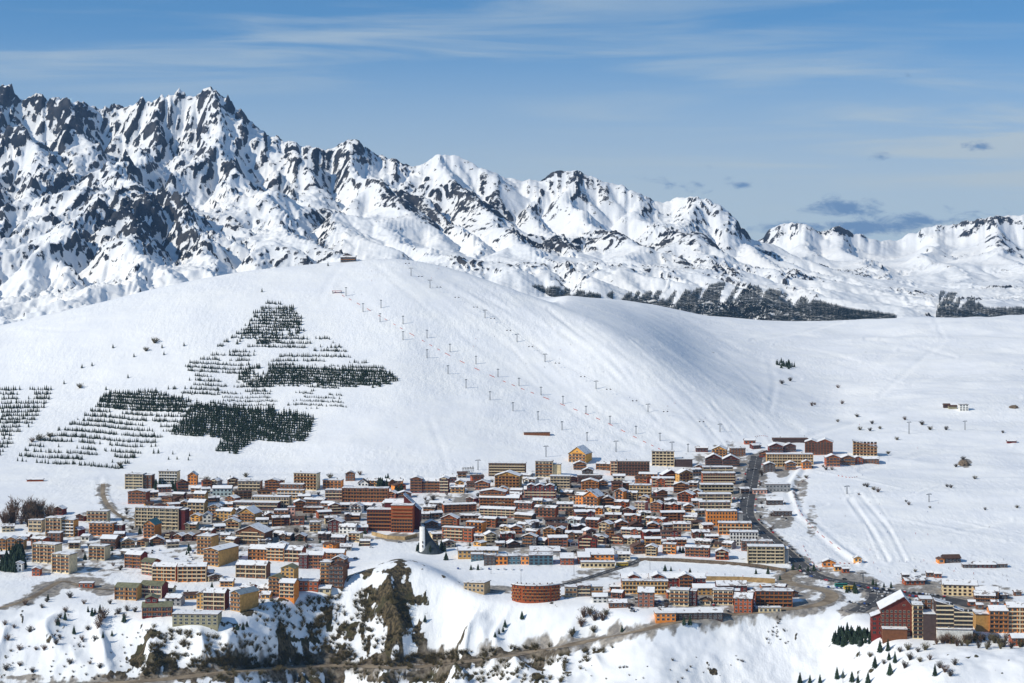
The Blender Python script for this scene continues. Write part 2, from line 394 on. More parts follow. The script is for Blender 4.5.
def make_snow_ground():
    m, nt, b = new_mat('snow_ground', 0.75, 0.15)
    geo = nt.node('ShaderNodeNewGeometry'); P = geo.outputs['Position']
    def attr(n):
        a = nt.node('ShaderNodeAttribute', attribute_name=n); return a.outputs['Fac']
    r, dr, ln = attr('rock'), attr('dirt'), attr('lane')
    nf = nt.noise(0.12, 6, 0.65, P); nm = nt.noise(0.02, 4, 0.55, P)
    snow = nt.mix(nt.ramp(nm, 0.35, 0.7), (0.80, 0.82, 0.86), (0.86, 0.87, 0.88))
    snow = nt.mix(nt.math('MULTIPLY', nt.ramp(ln, 0.1, 0.8), 0.35), snow, (0.90, 0.90, 0.90))
    rk = nt.mix(nt.ramp(nt.noise(0.5, 6, 0.7, nt.mapping(P, scale=(1, 1, 0.35))), 0.40, 0.60), (0.024, 0.021, 0.014), (0.15, 0.115, 0.065))
    rk = nt.mix(nt.ramp(nt.noise(0.05, 3, 0.6, P), 0.45, 0.65), rk, (0.065, 0.062, 0.03))
    rf = nt.ramp(nt.math('ADD', r, nt.math('MULTIPLY', nt.math('SUBTRACT', nf, 0.5), 0.9)), 0.44, 0.56)
    c = nt.mix(rf, snow, rk)
    dcol = nt.mix(nt.ramp(nt.noise(0.2, 4, 0.6, P), 0.35, 0.65), (0.075, 0.058, 0.042), (0.27, 0.23, 0.18))
    df = nt.ramp(nt.math('ADD', dr, nt.math('MULTIPLY', nt.math('SUBTRACT', nf, 0.5), 0.8)), 0.30, 0.75)
    c = nt.mix(nt.math('MULTIPLY', df, 0.85), c, dcol)
    nt.link(c, b.inputs['Base Color'])
    bp = nt.node('ShaderNodeBump'); bp.inputs['Strength'].default_value = 0.55; bp.inputs['Distance'].default_value = 1.0
    nb = nt.noise(0.16, 5, 0.6, P)
    # moguls and ski tracks: small bumps drawn out down the fall line
    nb2 = nt.noise(0.10, 4, 0.6, nt.mapping(P, scale=(1.6, 0.55, 0.55), rot=(0, 0, 0.35)))
    rkb = nt.math('MULTIPLY', nt.noise(0.28, 7, 0.75, P), nt.math('MULTIPLY', rf, 6.0))
    groom = nt.ramp(nt.noise(0.006, 4, 0.55, P), 0.38, 0.62)
    hh_ = nt.math('MULTIPLY', nt.math('ADD', nb, nt.math('MULTIPLY', nb2, 1.6)), nt.math('ADD', 0.30, nt.math('MULTIPLY', groom, 0.9)))
    nt.link(nt.math('ADD', nt.math('ADD', hh_, nt.math('MULTIPLY', nt.noise(0.018, 4, 0.55, P), 3.5)), rkb), bp.inputs['Height'])
    nt.link(bp.outputs[0], b.inputs['Normal'])
    return m
ground_obj = grid_mesh('snow_ground', XX, DD, Zg, {'rock': rock, 'dirt': dirt, 'lane': lane}, make_snow_ground())
# ------------------------------------------------------------------ far mountains: ridges with spurs, cut by noise
def R3(u, v, d): return ((u - 512) * d / FOC, d, -(v - VH) / FOC * d)
sky_px = [(-260,110,9800),(-150,88,9600),(-60,98,9500),(0,84,9300),(14,80,9300),(28,90,9300),(45,97,9300),(70,97,9300),(95,104,9400),(120,97,9500),(148,90,9400),(165,95,9400),(180,88,9350),(196,97,9350),(207,86,9300),(215,81,9300),(226,92,9300),(238,105,9300),(255,126,9300),(275,136,9300),(300,144,9350),(325,150,9400),(350,138,9400),(372,150,9400),(395,160,9400),(415,166,9350),(435,156,9300),(455,153,9300),(478,166,9350),(505,177,9400),(540,180,9400),(556,170,9350),(577,170,9300),(602,181,9300),(625,186,9300),(640,193,9350),(655,201,9400),(676,198,9400),(697,195,9300),(712,201,9250),(725,208,9250),(742,222,9300),(757,227,9500)]
far_px = [(720,235,11500),(757,228,11500),(775,225,11400),(790,222,11300),(805,223,11200),(818,231,11200),(838,226,11300),(858,233,11400),(880,241,11600),(897,240,11800),(915,231,11700),(932,225,11600),(950,224,11600),(972,220,11500),(997,215,11400),(1022,214,11400),(1060,218,11500),(1130,205,11500),(1260,220,11800)]
spurs = [
 [(14,80,9300),(40,130,8700),(20,180,8100),(-20,230,7300),(-60,290,6300)],
 [(95,104,9400),(70,150,8700),(30,170,8100),(60,220,7500),(40,270,6700),(20,310,6000)],
 [(165,95,9400),(150,125,8700),(133,143,8000),(140,185,7300),(150,225,6700),(155,275,6200)],
 [(133,143,8000),(90,190,7400),(50,235,6900),(20,275,6400)],
 [(133,143,8000),(175,165,7700),(205,200,7300),(235,240,6800),(260,275,6300)],
 [(215,81,9300),(225,120,8900),(245,150,8500),(285,190,7900),(325,225,7200),(352,255,6600),(380,290,6100)],
 [(180,88,9350),(195,130,8900),(205,160,8500)],
 [(275,136,9300),(300,175,8600),(345,205,7900)],
 [(350,138,9400),(385,175,8700),(400,210,8100),(430,250,7300),(455,280,6700)],
 [(395,160,9400),(420,195,8700),(470,235,7900),(520,290,6700)],
 [(455,153,9300),(480,195,8600),(520,225,8000),(560,265,7200),(590,300,6500)],
 [(540,180,9400),(545,215,8700),(585,245,8000),(620,280,7200)],
 [(577,170,9300),(600,210,8700),(640,240,8100),(665,275,7300),(690,310,6500)],
 [(640,193,9350),(665,225,8700),(700,250,8100),(730,285,7300),(760,318,6500)],
 [(697,195,9300),(690,235,8600),(720,260,8000),(760,300,7000)],
 [(742,222,9300),(770,250,8600),(800,285,7800),(830,320,6900)],
 [(790,222,11300),(820,262,9800),(850,290,8800),(880,318,7600)],
 [(838,226,11300),(870,262,9900),(910,290,8800),(930,318,7600)],
 [(932,225,11600),(940,255,10300),(965,280,9300),(980,315,7800)],
 [(997,215,11400),(1010,250,10200),(1030,290,9000),(1040,318,7800)],
 [(-150,88,9600),(-120,150,8500),(-160,220,7300)], [(1130,205,11500),(1120,250,10000),(1150,300,8500)]]
UM = np.concatenate([np.arange(-260, -30, 6.0), np.arange(-30, 1054, 1.35), np.arange(1054, 1262, 6.0)])
DM = np.concatenate([np.arange(5000, 5800, 40.0), np.arange(5800, 9900, 9.5), np.arange(9900, 12400, 22.0), np.arange(12400, 14000, 100.0)])
MU, MD = np.meshgrid(UM, DM)
MX = (MU - 512) * MD / FOC; MY = MD
wx = MX + fbm(MX, MY, 620, 3, 61) * 120 + fbm(MX, MY, 150, 2, 65) * 22
wy = MY + fbm(MX, MY, 620, 3, 63) * 120 + fbm(MX, MY, 150, 2, 67) * 22
crest_u = np.array([p[0] for p in sky_px[:-1] + far_px[2:]]); crest_v = np.array([p[1] for p in sky_px[:-1] + far_px[2:]])
cvm = gsmooth(np.interp(UM, crest_u, crest_v), 20)
cdm = np.interp(UM, [-260, 700, 800, 1260], [9500, 9300, 11300, 11500])
zc = (VH - cvm) / FOC * cdm
t = np.clip((MD - 5900) / (cdm[None] - 5900), 0, 1.15)
hz0 = np.interp(UM, [-260, 0, 300, 600, 1260], [-250, -240, -190, -290, -300])
base = hz0[None] + (zc[None] * np.interp(UM, [-260, 250, 480, 1260], [.5, .5, .58, .56])[None] - np.interp(UM, [-260, 250, 480, 1260], [110, 110, 100, 90])[None] - hz0[None]) * t ** 1.1
base = np.where(MD < 5900, hz0[None] - (5900 - MD) * 0.6, base)
base = base - np.clip(MD - cdm[None], 0, None) * 0.45
H = np.full(MU.shape, -3000.0)
def add_ridge(pts, S, L, tail=0.12, S2=None):
    global H
    w = [R3(*p) for p in pts]
    for a, b in zip(w[:-1], w[1:]):
        dx, dy = b[0] - a[0], b[1] - a[1]
        x0, x1 = min(a[0], b[0]) - 1500, max(a[0], b[0]) + 1500
        t = np.clip(((wx - a[0]) * dx + (wy - a[1]) * dy) / (dx * dx + dy * dy), 0, 1)
        dist = np.hypot(wx - a[0] - t * dx, wy - a[1] - t * dy)
        S_ = S if S2 is None else np.where(wx > a[0] + t * dx, S2, S)
        h = a[2] + t * (b[2] - a[2]) - S_ * L * (1 - np.exp(-dist / L)) - tail * dist
        H = np.maximum(H, h)
for s in spurs: add_ridge([(p[0], p[1] - (13 if 0 < i_ < len(s) - 1 and s[0][0] > 290 else 0), p[2]) for i_, p in enumerate(s)], 0.65, 330, 0.22, 1.2)
add_ridge(sky_px[:23], 1.05, 420, 0.16)
add_ridge(sky_px[22:] + [(775, 240, 9400), (795, 262, 9200), (815, 285, 8800)], 0.55, 420, 0.20)
add_ridge(far_px, 0.55, 420, 0.18)
k = 60.0
Hm = np.maximum(H, base) + k * 0.25 * np.clip(1 - np.abs(H - base) / k, 0, 1) ** 2
mass = sstep(420, 180, MU)                                     # the big rocky massif on the left
# water-cut relief: drainage and stream erosion on a regular grid, then read back onto the fan-shaped one
GS = 17.0
EX = np.arange(-4200, 4200, GS); EY = np.arange(5600, 12300, GS)
ex, ey = np.meshgrid(EX, EY)
eu = 512 + ex / ey * FOC
def samp(A, u, d):
    j = np.clip(np.searchsorted(UM, u) - 1, 0, len(UM) - 2); i = np.clip(np.searchsorted(DM, d) - 1, 0, len(DM) - 2)
    a = np.clip((d - DM[i]) / (DM[i + 1] - DM[i]), 0, 1); b = np.clip((u - UM[j]) / (UM[j + 1] - UM[j]), 0, 1)
    return (A[i, j] * (1 - b) + A[i, j + 1] * b) * (1 - a) + (A[i + 1, j] * (1 - b) + A[i + 1, j + 1] * b) * a
E0 = samp(Hm, eu, ey)
em = sstep(420, 180, eu)
E0 = E0 + (ridged(ex, ey * 0.8, 700, 3, 71, 0.45) - 1.0) * (30 + 25 * em) + fbm(ex, ey, 230, 3, 72) * (7 + 9 * em)
E = E0.copy(); A = np.ones_like(E)
nr, nc = E.shape; idx = np.arange(nr * nc).reshape(nr, nc)
offs = [(-1, 0, 1.0), (1, 0, 1.0), (0, -1, 1.0), (0, 1, 1.0), (-1, -1, 1.414), (-1, 1, 1.414), (1, -1, 1.414), (1, 1, 1.414)]
for it in range(EROSION_STEPS):
    P_ = np.pad(E, 1, mode='edge')
    bs_ = np.zeros_like(E); rc = idx.copy()
    for di, dj, L in offs:
        sl = (E - P_[1 + di:1 + di + nr, 1 + dj:1 + dj + nc]) / (L * GS)
        m_ = sl > bs_
        bs_ = np.where(m_, sl, bs_); rc = np.where(m_, np.clip(idx + di * nc + dj, 0, nr * nc - 1), rc)
    A2 = np.bincount(rc.ravel(), weights=np.where(rc == idx, 0, A).ravel(), minlength=nr * nc).reshape(nr, nc) + 1
    A = np.minimum(A2, 3000)
    E = E - np.minimum(0.22 * A ** 0.5 * bs_, bs_ * GS * 0.45)
    # loose material slides where it is steeper than about 48 degrees
    over = np.clip(bs_ - 1.25, 0, 2) * GS * 0.10
    E = E - over
    if it % 2 == 0:
        lp = (P_[:-2, 1:-1] + P_[2:, 1:-1] + P_[1:-1, :-2] + P_[1:-1, 2:]) / 4 - E
        E = E + lp * (0.13 - 0.06 * em)
DE = E - samp(Hm, eu, ey)
def sampE(Aq, x, y):
    fi = np.clip((y - EY[0]) / GS, 0, nr - 1.001); fj = np.clip((x - EX[0]) / GS, 0, nc - 1.001)
    i = fi.astype(int); j = fj.astype(int); a = fi - i; b = fj - j
    a = a * a * (3 - 2 * a); b = b * b * (3 - 2 * b)
    return (Aq[i, j] * (1 - b) + Aq[i, j + 1] * b) * (1 - a) + (Aq[i + 1, j] * (1 - b) + Aq[i + 1, j + 1] * b) * a
Hm = Hm + sampE(DE, MX, MY) * sstep(5500, 5800, MD)
elc = np.clip((Hm - base) / 350, 0, 1)
hi = sstep(-150, 350, Hm) * (0.5 + 0.5 * elc)
qx = MX + fbm(MX, MY, 160, 3, 101) * 45; qy = MY + fbm(MX, MY, 160, 3, 103) * 45
rib = ridged(qx, qy * 0.32, 130, 5, 105, 0.55) - 1.0           # ribs and couloirs running down the faces
crag = ridged(qx, qy, 70, 4, 109, 0.55) - 1.0
out_ = np.clip(fbm(MX, MY, 520, 4, 111) * 1.6 + 0.15, 0, 1)    # outcrop zones lower down
Hm = Hm + rib * (6 + 18 * mass) * (0.15 + hi) + crag * (2 + 4 * mass + 10 * out_) + fbm(MX, MY, 30, 3, 83) * (1.5 + 1.5 * mass)
# bring the skyline back to its crest heights after the erosion
for rep in range(2):
    el_ = Hm / MD
    k = np.argmax(el_, axis=0); dc = gsmooth(DM[k], 4)
    want = np.interp(UM, crest_u, (VH - crest_v) / FOC) + (fbm(UM, UM * 0, 16, 4, 201, 0.65) * (2.6 + 3.6 * sstep(420, 180, UM)) - 0.6) / FOC
    dl_ = gsmooth((want - el_.max(0)) * DM[k], 0.7)
    dl_ = np.clip(dl_, -70, 70) * (1 - np.exp(-((UM - 757) / 18) ** 2))
    Hm = Hm + dl_[None] * np.exp(-((MD - dc[None]) / 300) ** 2)
# slope and rock cover
du = np.gradient(UM); dd = np.gradient(DM)
gu = np.gradient(Hm, axis=1) / du[None]; gd_ = np.gradient(Hm, axis=0) / dd[:, None]
zx = gu * FOC / MD; zy = gd_ - gu * (MU - 512) / MD
slope = np.hypot(zx, zy)
lap = Hm - sum(np.roll(Hm, s, axis=a) for a in (0, 1) for s in (-3, 3)) / 4     # convex ribs shed their snow
ele = np.clip((Hm - base) / 400, -0.5, 1)
mrock = (slope - 1.0) * 0.55 + np.clip(lap / 6.5, -0.9, 0.8) * 0.42 + fbm(MX, MY, 620, 3, 91) * 0.46 + fbm(MX, MY, 85, 4, 95) * 0.27 + (0.10 + 0.15 * mass) * (ele - 0.25) + 0.16 * (out_ - 0.3) - 0.05 + 0.02 * mass
mrock = mrock - 0.26 * sstep(740, 880, MU) - 0.08 - 0.34 * mass * (1 - 0.2 * sstep(500, 800, Hm))
print('ROCKFRAC', [(a_, float((mrock[(MU > a_) & (MU < a_ + 200) & (MD < 9600) & (MD > 6200)] > 0.08).mean())) for a_ in (0, 200, 400, 600, 800)])
mrock = mrock * 0.9 + 0.5
def make_mountain():
    m, nt, b = new_mat('mountain_snow_rock', 0.85, 0.1)
    geo = nt.node('ShaderNodeNewGeometry'); P = geo.outputs['Position']
    a = nt.node('ShaderNodeAttribute', attribute_name='rock').outputs['Fac']
    nf = nt.noise(0.045, 6, 0.7, P)
    rf = nt.ramp(nt.math('ADD', a, nt.math('ADD', nt.math('MULTIPLY', nt.math('SUBTRACT', nf, 0.5), 1.1), nt.math('MULTIPLY', nt.math('SUBTRACT', nt.noise(0.12, 4, 0.65, nt.mapping(P, scale=(1, 1, 0.45))), 0.5), 0.7))), 0.52, 0.64)
    rk = nt.mix(nt.ramp(nt.noise(0.012, 5, 0.6, P), 0.4, 0.65), (0.014, 0.018, 0.026), (0.062, 0.062, 0.066))
    sn = nt.mix(nt.ramp(nt.noise(0.004, 4, 0.5, P), 0.35, 0.7), (0.78, 0.80, 0.83), (0.86, 0.86, 0.86))
    nt.link(nt.mix(rf, sn, rk), b.inputs['Base Color'])
    bp = nt.node('ShaderNodeBump'); bp.inputs['Strength'].default_value = 0.8; bp.inputs['Distance'].default_value = 8.0
    hgt = nt.math('ADD', nt.math('MULTIPLY', nt.noise(0.012, 6, 0.62, P), 1.0), nt.math('MULTIPLY', nt.math('MULTIPLY', nt.noise(0.03, 5, 0.7, P), rf), 1.6))
    nt.link(hgt, bp.inputs['Height']); nt.link(bp.outputs[0], b.inputs['Normal'])
    return m
mount = grid_mesh('mountains', MX, MY, Hm, {'rock': mrock}, make_mountain())
# ------------------------------------------------------------------ materials for built things
def flat_mat(name, col, rough=0.8, var=0.25, scale=0.35, spec=0.25, stripes=None):
    m, nt, b = new_mat(name, rough, spec)
    tcn = nt.node('ShaderNodeTexCoord'); P = tcn.outputs['Object']
    oi = nt.node('ShaderNodeObjectInfo')
    n = nt.noise(scale, 5, 0.65, P)
    dark = tuple(c * (1 - var) for c in col); lite = tuple(min(1, c * (1 + var)) for c in col)
    c = nt.mix(nt.ramp(n, 0.3, 0.7), dark, lite)
    if stripes:
        w = nt.node('ShaderNodeTexWave', wave_type='BANDS', bands_direction=stripes[0]); w.inputs['Scale'].default_value = stripes[1]; nt.link(P, w.inputs['Vector'])
        c = nt.mix(nt.math('MULTIPLY', w.outputs['Fac'], 0.35), c, dark)
    hs = nt.node('ShaderNodeHueSaturation'); nt.link(c, hs.inputs['Color'])
    nt.link(nt.math('ADD', 0.85, nt.math('MULTIPLY', oi.outputs['Random'], 0.3)), hs.inputs['Value'])
    nt.link(hs.outputs[0], b.inputs['Base Color'])
    return m
WALL = {
 'rust': (0.30, 0.070, 0.024), 'red': (0.145, 0.022, 0.018), 'maroon': (0.085, 0.017, 0.016), 'orange': (0.62, 0.21, 0.04), 'golden': (0.62, 0.31, 0.07),
 'ochre': (0.48, 0.27, 0.085), 'tan': (0.42, 0.30, 0.17), 'brown': (0.16, 0.065, 0.030), 'dark': (0.060, 0.040, 0.036), 'cream': (0.66, 0.53, 0.32),
 'white': (0.74, 0.72, 0.67), 'olive': (0.30, 0.27, 0.17), 'grey': (0.30, 0.30, 0.30), 'pink': (0.62, 0.33, 0.25), 'teal': (0.36, 0.45, 0.46), 'wine': (0.105, 0.024, 0.017), 'glass': (0.07, 0.14, 0.18), 'brick': (0.26, 0.10, 0.06)}
WM = {}
def wall_mat(c):
    if c not in WM:
        timber = c in ('rust', 'red', 'maroon', 'orange', 'golden', 'brown', 'dark')
        WM[c] = flat_mat('timber_wall_' + c if timber else 'rendered_wall_' + c, tuple(min(.8, q_ * (1.3 if timber else 1.08)) for q_ in WALL[c]), 0.85, 0.22, 0.4, 0.2, ('Z', 1.1) if timber else None)
    return WM[c]
M_ROOF = flat_mat('roof_timber', (0.10, 0.055, 0.04), 0.85)
M_FASCIA = flat_mat('roof_edge', (0.22, 0.13, 0.09), 0.8)
M_ROOFS = {'green': flat_mat('roof_lichen_green', (0.16, 0.16, 0.10), 0.85), 'teal': flat_mat('roof_teal', (0.06, 0.16, 0.17), 0.6), 'slate': flat_mat('roof_slate', (0.20, 0.25, 0.29), 0.6)}
M_TRIM = flat_mat('balcony_cream', (0.62, 0.50, 0.33), 0.8, 0.15)
M_WOODTRIM = flat_mat('balcony_wood', (0.30, 0.13, 0.05), 0.8, 0.2)
M_DARKTRIM = flat_mat('balcony_dark', (0.12, 0.06, 0.04), 0.8, 0.2)
M_WHITE = flat_mat('white_paint', (0.78, 0.77, 0.74), 0.6, 0.08)
M_CONC = flat_mat('concrete', (0.34, 0.32, 0.29), 0.9, 0.2)
M_METAL = flat_mat('grey_metal', (0.16, 0.17, 0.18), 0.5, 0.1)
TR = {'cream': M_TRIM, 'wood': M_WOODTRIM, 'dark': M_DARKTRIM, 'white': M_WHITE}
m, nt, b = new_mat('window_glass', 0.12, 0.6); b.inputs['Base Color'].default_value = (0.018, 0.024, 0.032, 1); M_GLASS = m
m, nt, b = new_mat('roof_snow', 0.75, 0.15)
P = nt.node('ShaderNodeNewGeometry').outputs['Position']
c = nt.mix(nt.ramp(nt.noise(0.12, 4, 0.6, P), 0.3, 0.7), (0.76, 0.78, 0.82), (0.87, 0.87, 0.88))
oi = nt.node('ShaderNodeObjectInfo')
melt = nt.ramp(nt.math('ADD', nt.noise(0.22, 4, 0.6, P), nt.math('MULTIPLY', oi.outputs['Random'], 0.16)), 0.66, 0.72)
nt.link(nt.mix(nt.math('MULTIPLY', melt, 0.8), c, (0.16, 0.12, 0.10)), b.inputs['Base Color'])
bp = nt.node('ShaderNodeBump'); bp.inputs['Strength'].default_value = 0.5; bp.inputs['Distance'].default_value = 0.5
nt.link(nt.noise(0.5, 4, 0.6, P), bp.inputs['Height']); nt.link(bp.outputs[0], b.inputs['Normal']); M_SNOW = m

# ------------------------------------------------------------------ mesh collecting
class MB:
    def __init__(s): s.v = []; s.f = []; s.m = []
    def box(s, x0, x1, y0, y1, z0, z1, mi=0):
        i = len(s.v)
        s.v += [(x0,y0,z0),(x1,y0,z0),(x1,y1,z0),(x0,y1,z0),(x0,y0,z1),(x1,y0,z1),(x1,y1,z1),(x0,y1,z1)]
        s.f += [(i,i+3,i+2,i+1),(i+4,i+5,i+6,i+7),(i,i+1,i+5,i+4),(i+1,i+2,i+6,i+5),(i+2,i+3,i+7,i+6),(i+3,i,i+4,i+7)]
        s.m += [mi] * 6
    def prism(s, poly, axis, a, b, mi=0):
        """closed prism: 2-D outline (counter-clockwise) swept from a to b along 'x' or 'y' or 'z'"""
        i = len(s.v); n = len(poly)
        for t in (a, b):
            for p, q in poly:
                s.v.append((t, p, q) if axis == 'x' else ((p, t, q) if axis == 'y' else (p, q, t)))
        e0 = tuple(range(i, i + n)); e1 = tuple(range(i + n, i + 2 * n))
        flip = axis == 'y'
        s.f.append(e0 if flip else e0[::-1]); s.f.append(e1[::-1] if flip else e1)
        for k in range(n):
            q = (i + k, i + (k + 1) % n, i + n + (k + 1) % n, i + n + k)
            s.f.append(q[::-1] if flip else q)
        s.m += [mi] * (n + 2)
    def tube(s, p0, p1, r0, r1, n=6, mi=0):
        a = Vector(p0); b = Vector(p1); d = (b - a).normalized()
        u = d.orthogonal().normalized(); w = d.cross(u); i = len(s.v)
        for c, r in ((a, r0), (b, r1)):
            for k in range(n):
                t = 2 * PI * k / n; s.v.append(tuple(c + u * (r * math.cos(t)) + w * (r * math.sin(t))))
        for k in range(n):
            s.f.append((i + k, i + (k + 1) % n, i + n + (k + 1) % n, i + n + k)); s.m.append(mi)
        s.f.append(tuple(range(i + n - 1, i - 1, -1))); s.f.append(tuple(range(i + n, i + 2 * n))); s.m += [mi, mi]
    def mesh(s, name, mats, smooth=False):
        me = bpy.data.meshes.new(name); me.from_pydata(s.v, [], s.f); me.update()
        for m_ in (mats if isinstance(mats, (list, tuple)) else [mats]): me.materials.append(m_)
        if any(s.m): me.polygons.foreach_set('material_index', s.m)
        if smooth: me.polygons.foreach_set('use_smooth', [True] * len(me.polygons))
        return me
    def build(s, name, mats, parent=None, smooth=False, loc=(0, 0, 0), rz=0):
        return put(name, s.mesh(name, mats, smooth), parent, loc, rz)
def put(name, me, parent=None, loc=(0, 0, 0), rz=0, sc=None):
    o = bpy.data.objects.new(name, me); COL.objects.link(o); o.location = loc
    if rz: o.rotation_euler = (0, 0, rz)
    if sc: o.scale = sc
    if parent: o.parent = parent
    return o
def tag(o, label, cat, group=None, kind=None):
    if label: o['label'] = label
    if cat: o['category'] = cat
    if group: o['group'] = group
    if kind: o['kind'] = kind
    return o
def root(name, loc, rz, label, cat, group=None):
    return tag(put(name, None, None, loc, rz), label, cat, group)

# shared unit pieces, scaled per copy
def unit_window(framemat, name):
    q = MB()
    q.box(-.5, .5, -.10, .05, -.5, .5, 0)                     # frame block
    for x0, x1 in ((-.455, -.02), (.02, .455)): q.box(x0, x1, -.13, -.09, -.45, .45, 1)
    return q.mesh(name, [framemat, M_GLASS])
WIN = {'white': unit_window(M_WHITE, 'window_white_frame'), 'wood': unit_window(M_WOODTRIM, 'window_wood_frame'), 'dark': unit_window(M_DARKTRIM, 'window_dark_frame'), 'cream': unit_window(M_TRIM, 'window_cream_frame')}
q = MB(); q.box(-.5, .5, -1.25, 0, 0, 1); UPIL = {k: q.mesh('pillar_' + k, v) for k, v in TR.items()}
def unit_balcony(mt, name):
    q = MB()
    q.box(-.5, .5, -1.2, 0, -.12, 0.06, 0)
    q.box(-.5, .5, -1.2, -1.1, .06, .95, 0)
    q.box(-.5, -.49, -1.1, 0, .06, .95, 0); q.box(.49, .5, -1.1, 0, .06, .95, 0)
    return q.mesh(name, mt)
BAL = {k: unit_balcony(v, 'balcony_' + k) for k, v in TR.items()}
WCOUNT = {}
def wing(r, kind='flat', x=0, y=0, z=0, w=20, dep=12, h=12, rz=0, wall='rust', side=None, fl=3.5, bay=4.2, bal='wood', win='white', pitch=0.42, over=0.8, snow=True, roofcol=None, balfull=True, nwin=True, found=7, chim=False, ridge=0.0, snowt=0.45, pil=False):
    """one body of a building: walls, roof with snow on it, windows and balconies, all parts of the thing r.
    local frame: front looks to -y, x to the right, origin at the middle of the front foot"""
    c_, s_ = math.cos(rz), math.sin(rz)
    def P(px, py, pz): return (x + px * c_ - py * s_, y + px * s_ + py * c_, z + pz)
    q = MB()
    wm = wall_mat(wall)
    hw = w / 2
    if kind == 'flat' or kind == 'mono':
        he = h
        if kind == 'flat': q.box(-hw, hw, 0, dep, -found, h)
        else: q.prism([(-hw, -found), (hw, -found), (hw, h - pitch * w), (-hw, h)], 'y', 0, dep)
    elif kind == 'gablef':
        he = h - pitch * hw; rx = ridge * hw
        q.prism([(-hw, -found), (hw, -found), (hw, he), (rx, h), (-hw, he)], 'y', 0, dep)
    elif kind == 'gables':
        he = h - pitch * dep / 2
        q.prism([(0, -found), (dep, -found), (dep, he), (dep / 2, h), (0, he)], 'x', -hw, hw)
    q.build('wall', wm, r, loc=P(0, 0, 0), rz=rz)
    o = over; rm = M_ROOFS.get(roofcol, M_ROOF); t = 0.35
    rf = MB(); sn = MB()
    if kind == 'flat':
        rf.box(-hw - o * .6, hw + o * .6, -o * .6, dep + o * .4, h + 0.005, h + 0.5)
        e = o * .35
        sn.box(-hw - e, hw + e, -e, dep + e * .5, h + .5, h + .5 + snowt)
    elif kind == 'mono':
        a, b_ = -hw - o, hw + o
        z0 = h + pitch * o; z1 = h - pitch * w - pitch * o
        rf.prism([(a, z0), (b_, z1), (b_, z1 + t), (a, z0 + t)], 'y', -o, dep + o)
        sn.prism([(a + .2, z0 + t), (b_ - .2, z1 + t), (b_ - .2, z1 + t + snowt * .7), (a + .2, z0 + t + snowt)], 'y', -o + .2, dep + o - .2)
    elif kind == 'gablef':
        rx = ridge * hw; pl = (h - he) / (hw + rx); pr = (h - he) / (hw - rx)
        zl = he - pl * o; zr = he - pr * o
        rf.prism([(-hw - o, zl), (rx, h), (hw + o, zr), (hw + o, zr + t), (rx, h + t), (-hw - o, zl + t)], 'y', -o * 1.3, dep + o)
        sn.prism([(-hw - o + .25, zl + t + .1), (rx, h + t), (hw + o - .25, zr + t + .1), (hw + o - .25, zr + t + .1 + snowt * .8), (rx, h + t + snowt), (-hw - o + .25, zl + t + .1 + snowt * .8)], 'y', -o * 1.3 + .3, dep + o - .3)
    elif kind == 'gables':
        z0 = he - pitch * o; m_ = dep / 2
        rf.prism([(-o, z0), (m_, h), (dep + o, z0), (dep + o, z0 + t), (m_, h + t), (-o, z0 + t)], 'x', -hw - o, hw + o)
        sn.prism([(-o + .2, z0 + t + .08), (m_, h + t), (dep + o - .2, z0 + t + .08), (dep + o - .2, z0 + t + .08 + snowt * .8), (m_, h + t + snowt), (-o + .2, z0 + t + .08 + snowt * .8)], 'x', -hw - o + .3, hw + o - .3)
    ro = rf.build('roof', rm, r, loc=P(0, 0, 0), rz=rz)
    if snow: sn.build('snow_cover', M_SNOW, ro)
    if chim or (kind == 'flat' and w > 16 and random.random() < .7):
        cq = MB(); zt = h + (1.6 if kind != 'flat' else 2.2); cx = random.uniform(-.3, .3) * w; cy = dep * random.uniform(.35, .65)
        cq.box(cx - .5, cx + .5, cy - .5, cy + .5, h - 3 if kind != 'flat' else h + .45, zt); cq.box(cx - .65, cx + .65, cy - .65, cy + .65, zt, zt + .35)
        cq.build('chimney', M_CONC, ro)
    # openings
    nf = max(1, int(round(he / fl))); fh = he / nf
    nb = max(1, int(round(w / bay))); bw = w / nb
    key = r.name
    def window(px, py, pz, sx, sz, rot):
        if WCOUNT.get(key, 0) >= 98: return
        WCOUNT[key] = WCOUNT.get(key, 0) + 1
        put('window', WIN[win], r, P(px, py, pz), rz + rot, (sx, 1.0, sz))
    if nwin:
        for i in range(nf):
            zc_ = fh * (i + .52)
            for k in range(nb):
                window(-hw + bw * (k + .5), 0, zc_, bw * (.74 if bal else .56), min(2.3, fh * .62), 0)  # dark panes widened behind balconies to paint in the recess shadow
        ns = max(1, int(dep / 5.5))
        for i in range(nf):
            for k in range(ns):
                if nf > 1 or True:
                    window(-hw, dep * (k + .5) / ns, fh * (i + .55), 1.5, min(1.5, fh * .5), -PI / 2)
                    if rz > 0.12: pass
        if kind == 'gablef' and h - he > 2.2: window(ridge * hw, 0, he + (h - he) * .35, min(2.2, w * .16), 1.3, 0)
        if rz < -0.1 or x < 0 and False:
            for i in range(nf):
                for k in range(ns): window(hw, dep * (k + .5) / ns, fh * (i + .55), 1.5, min(1.5, fh * .5), PI / 2)
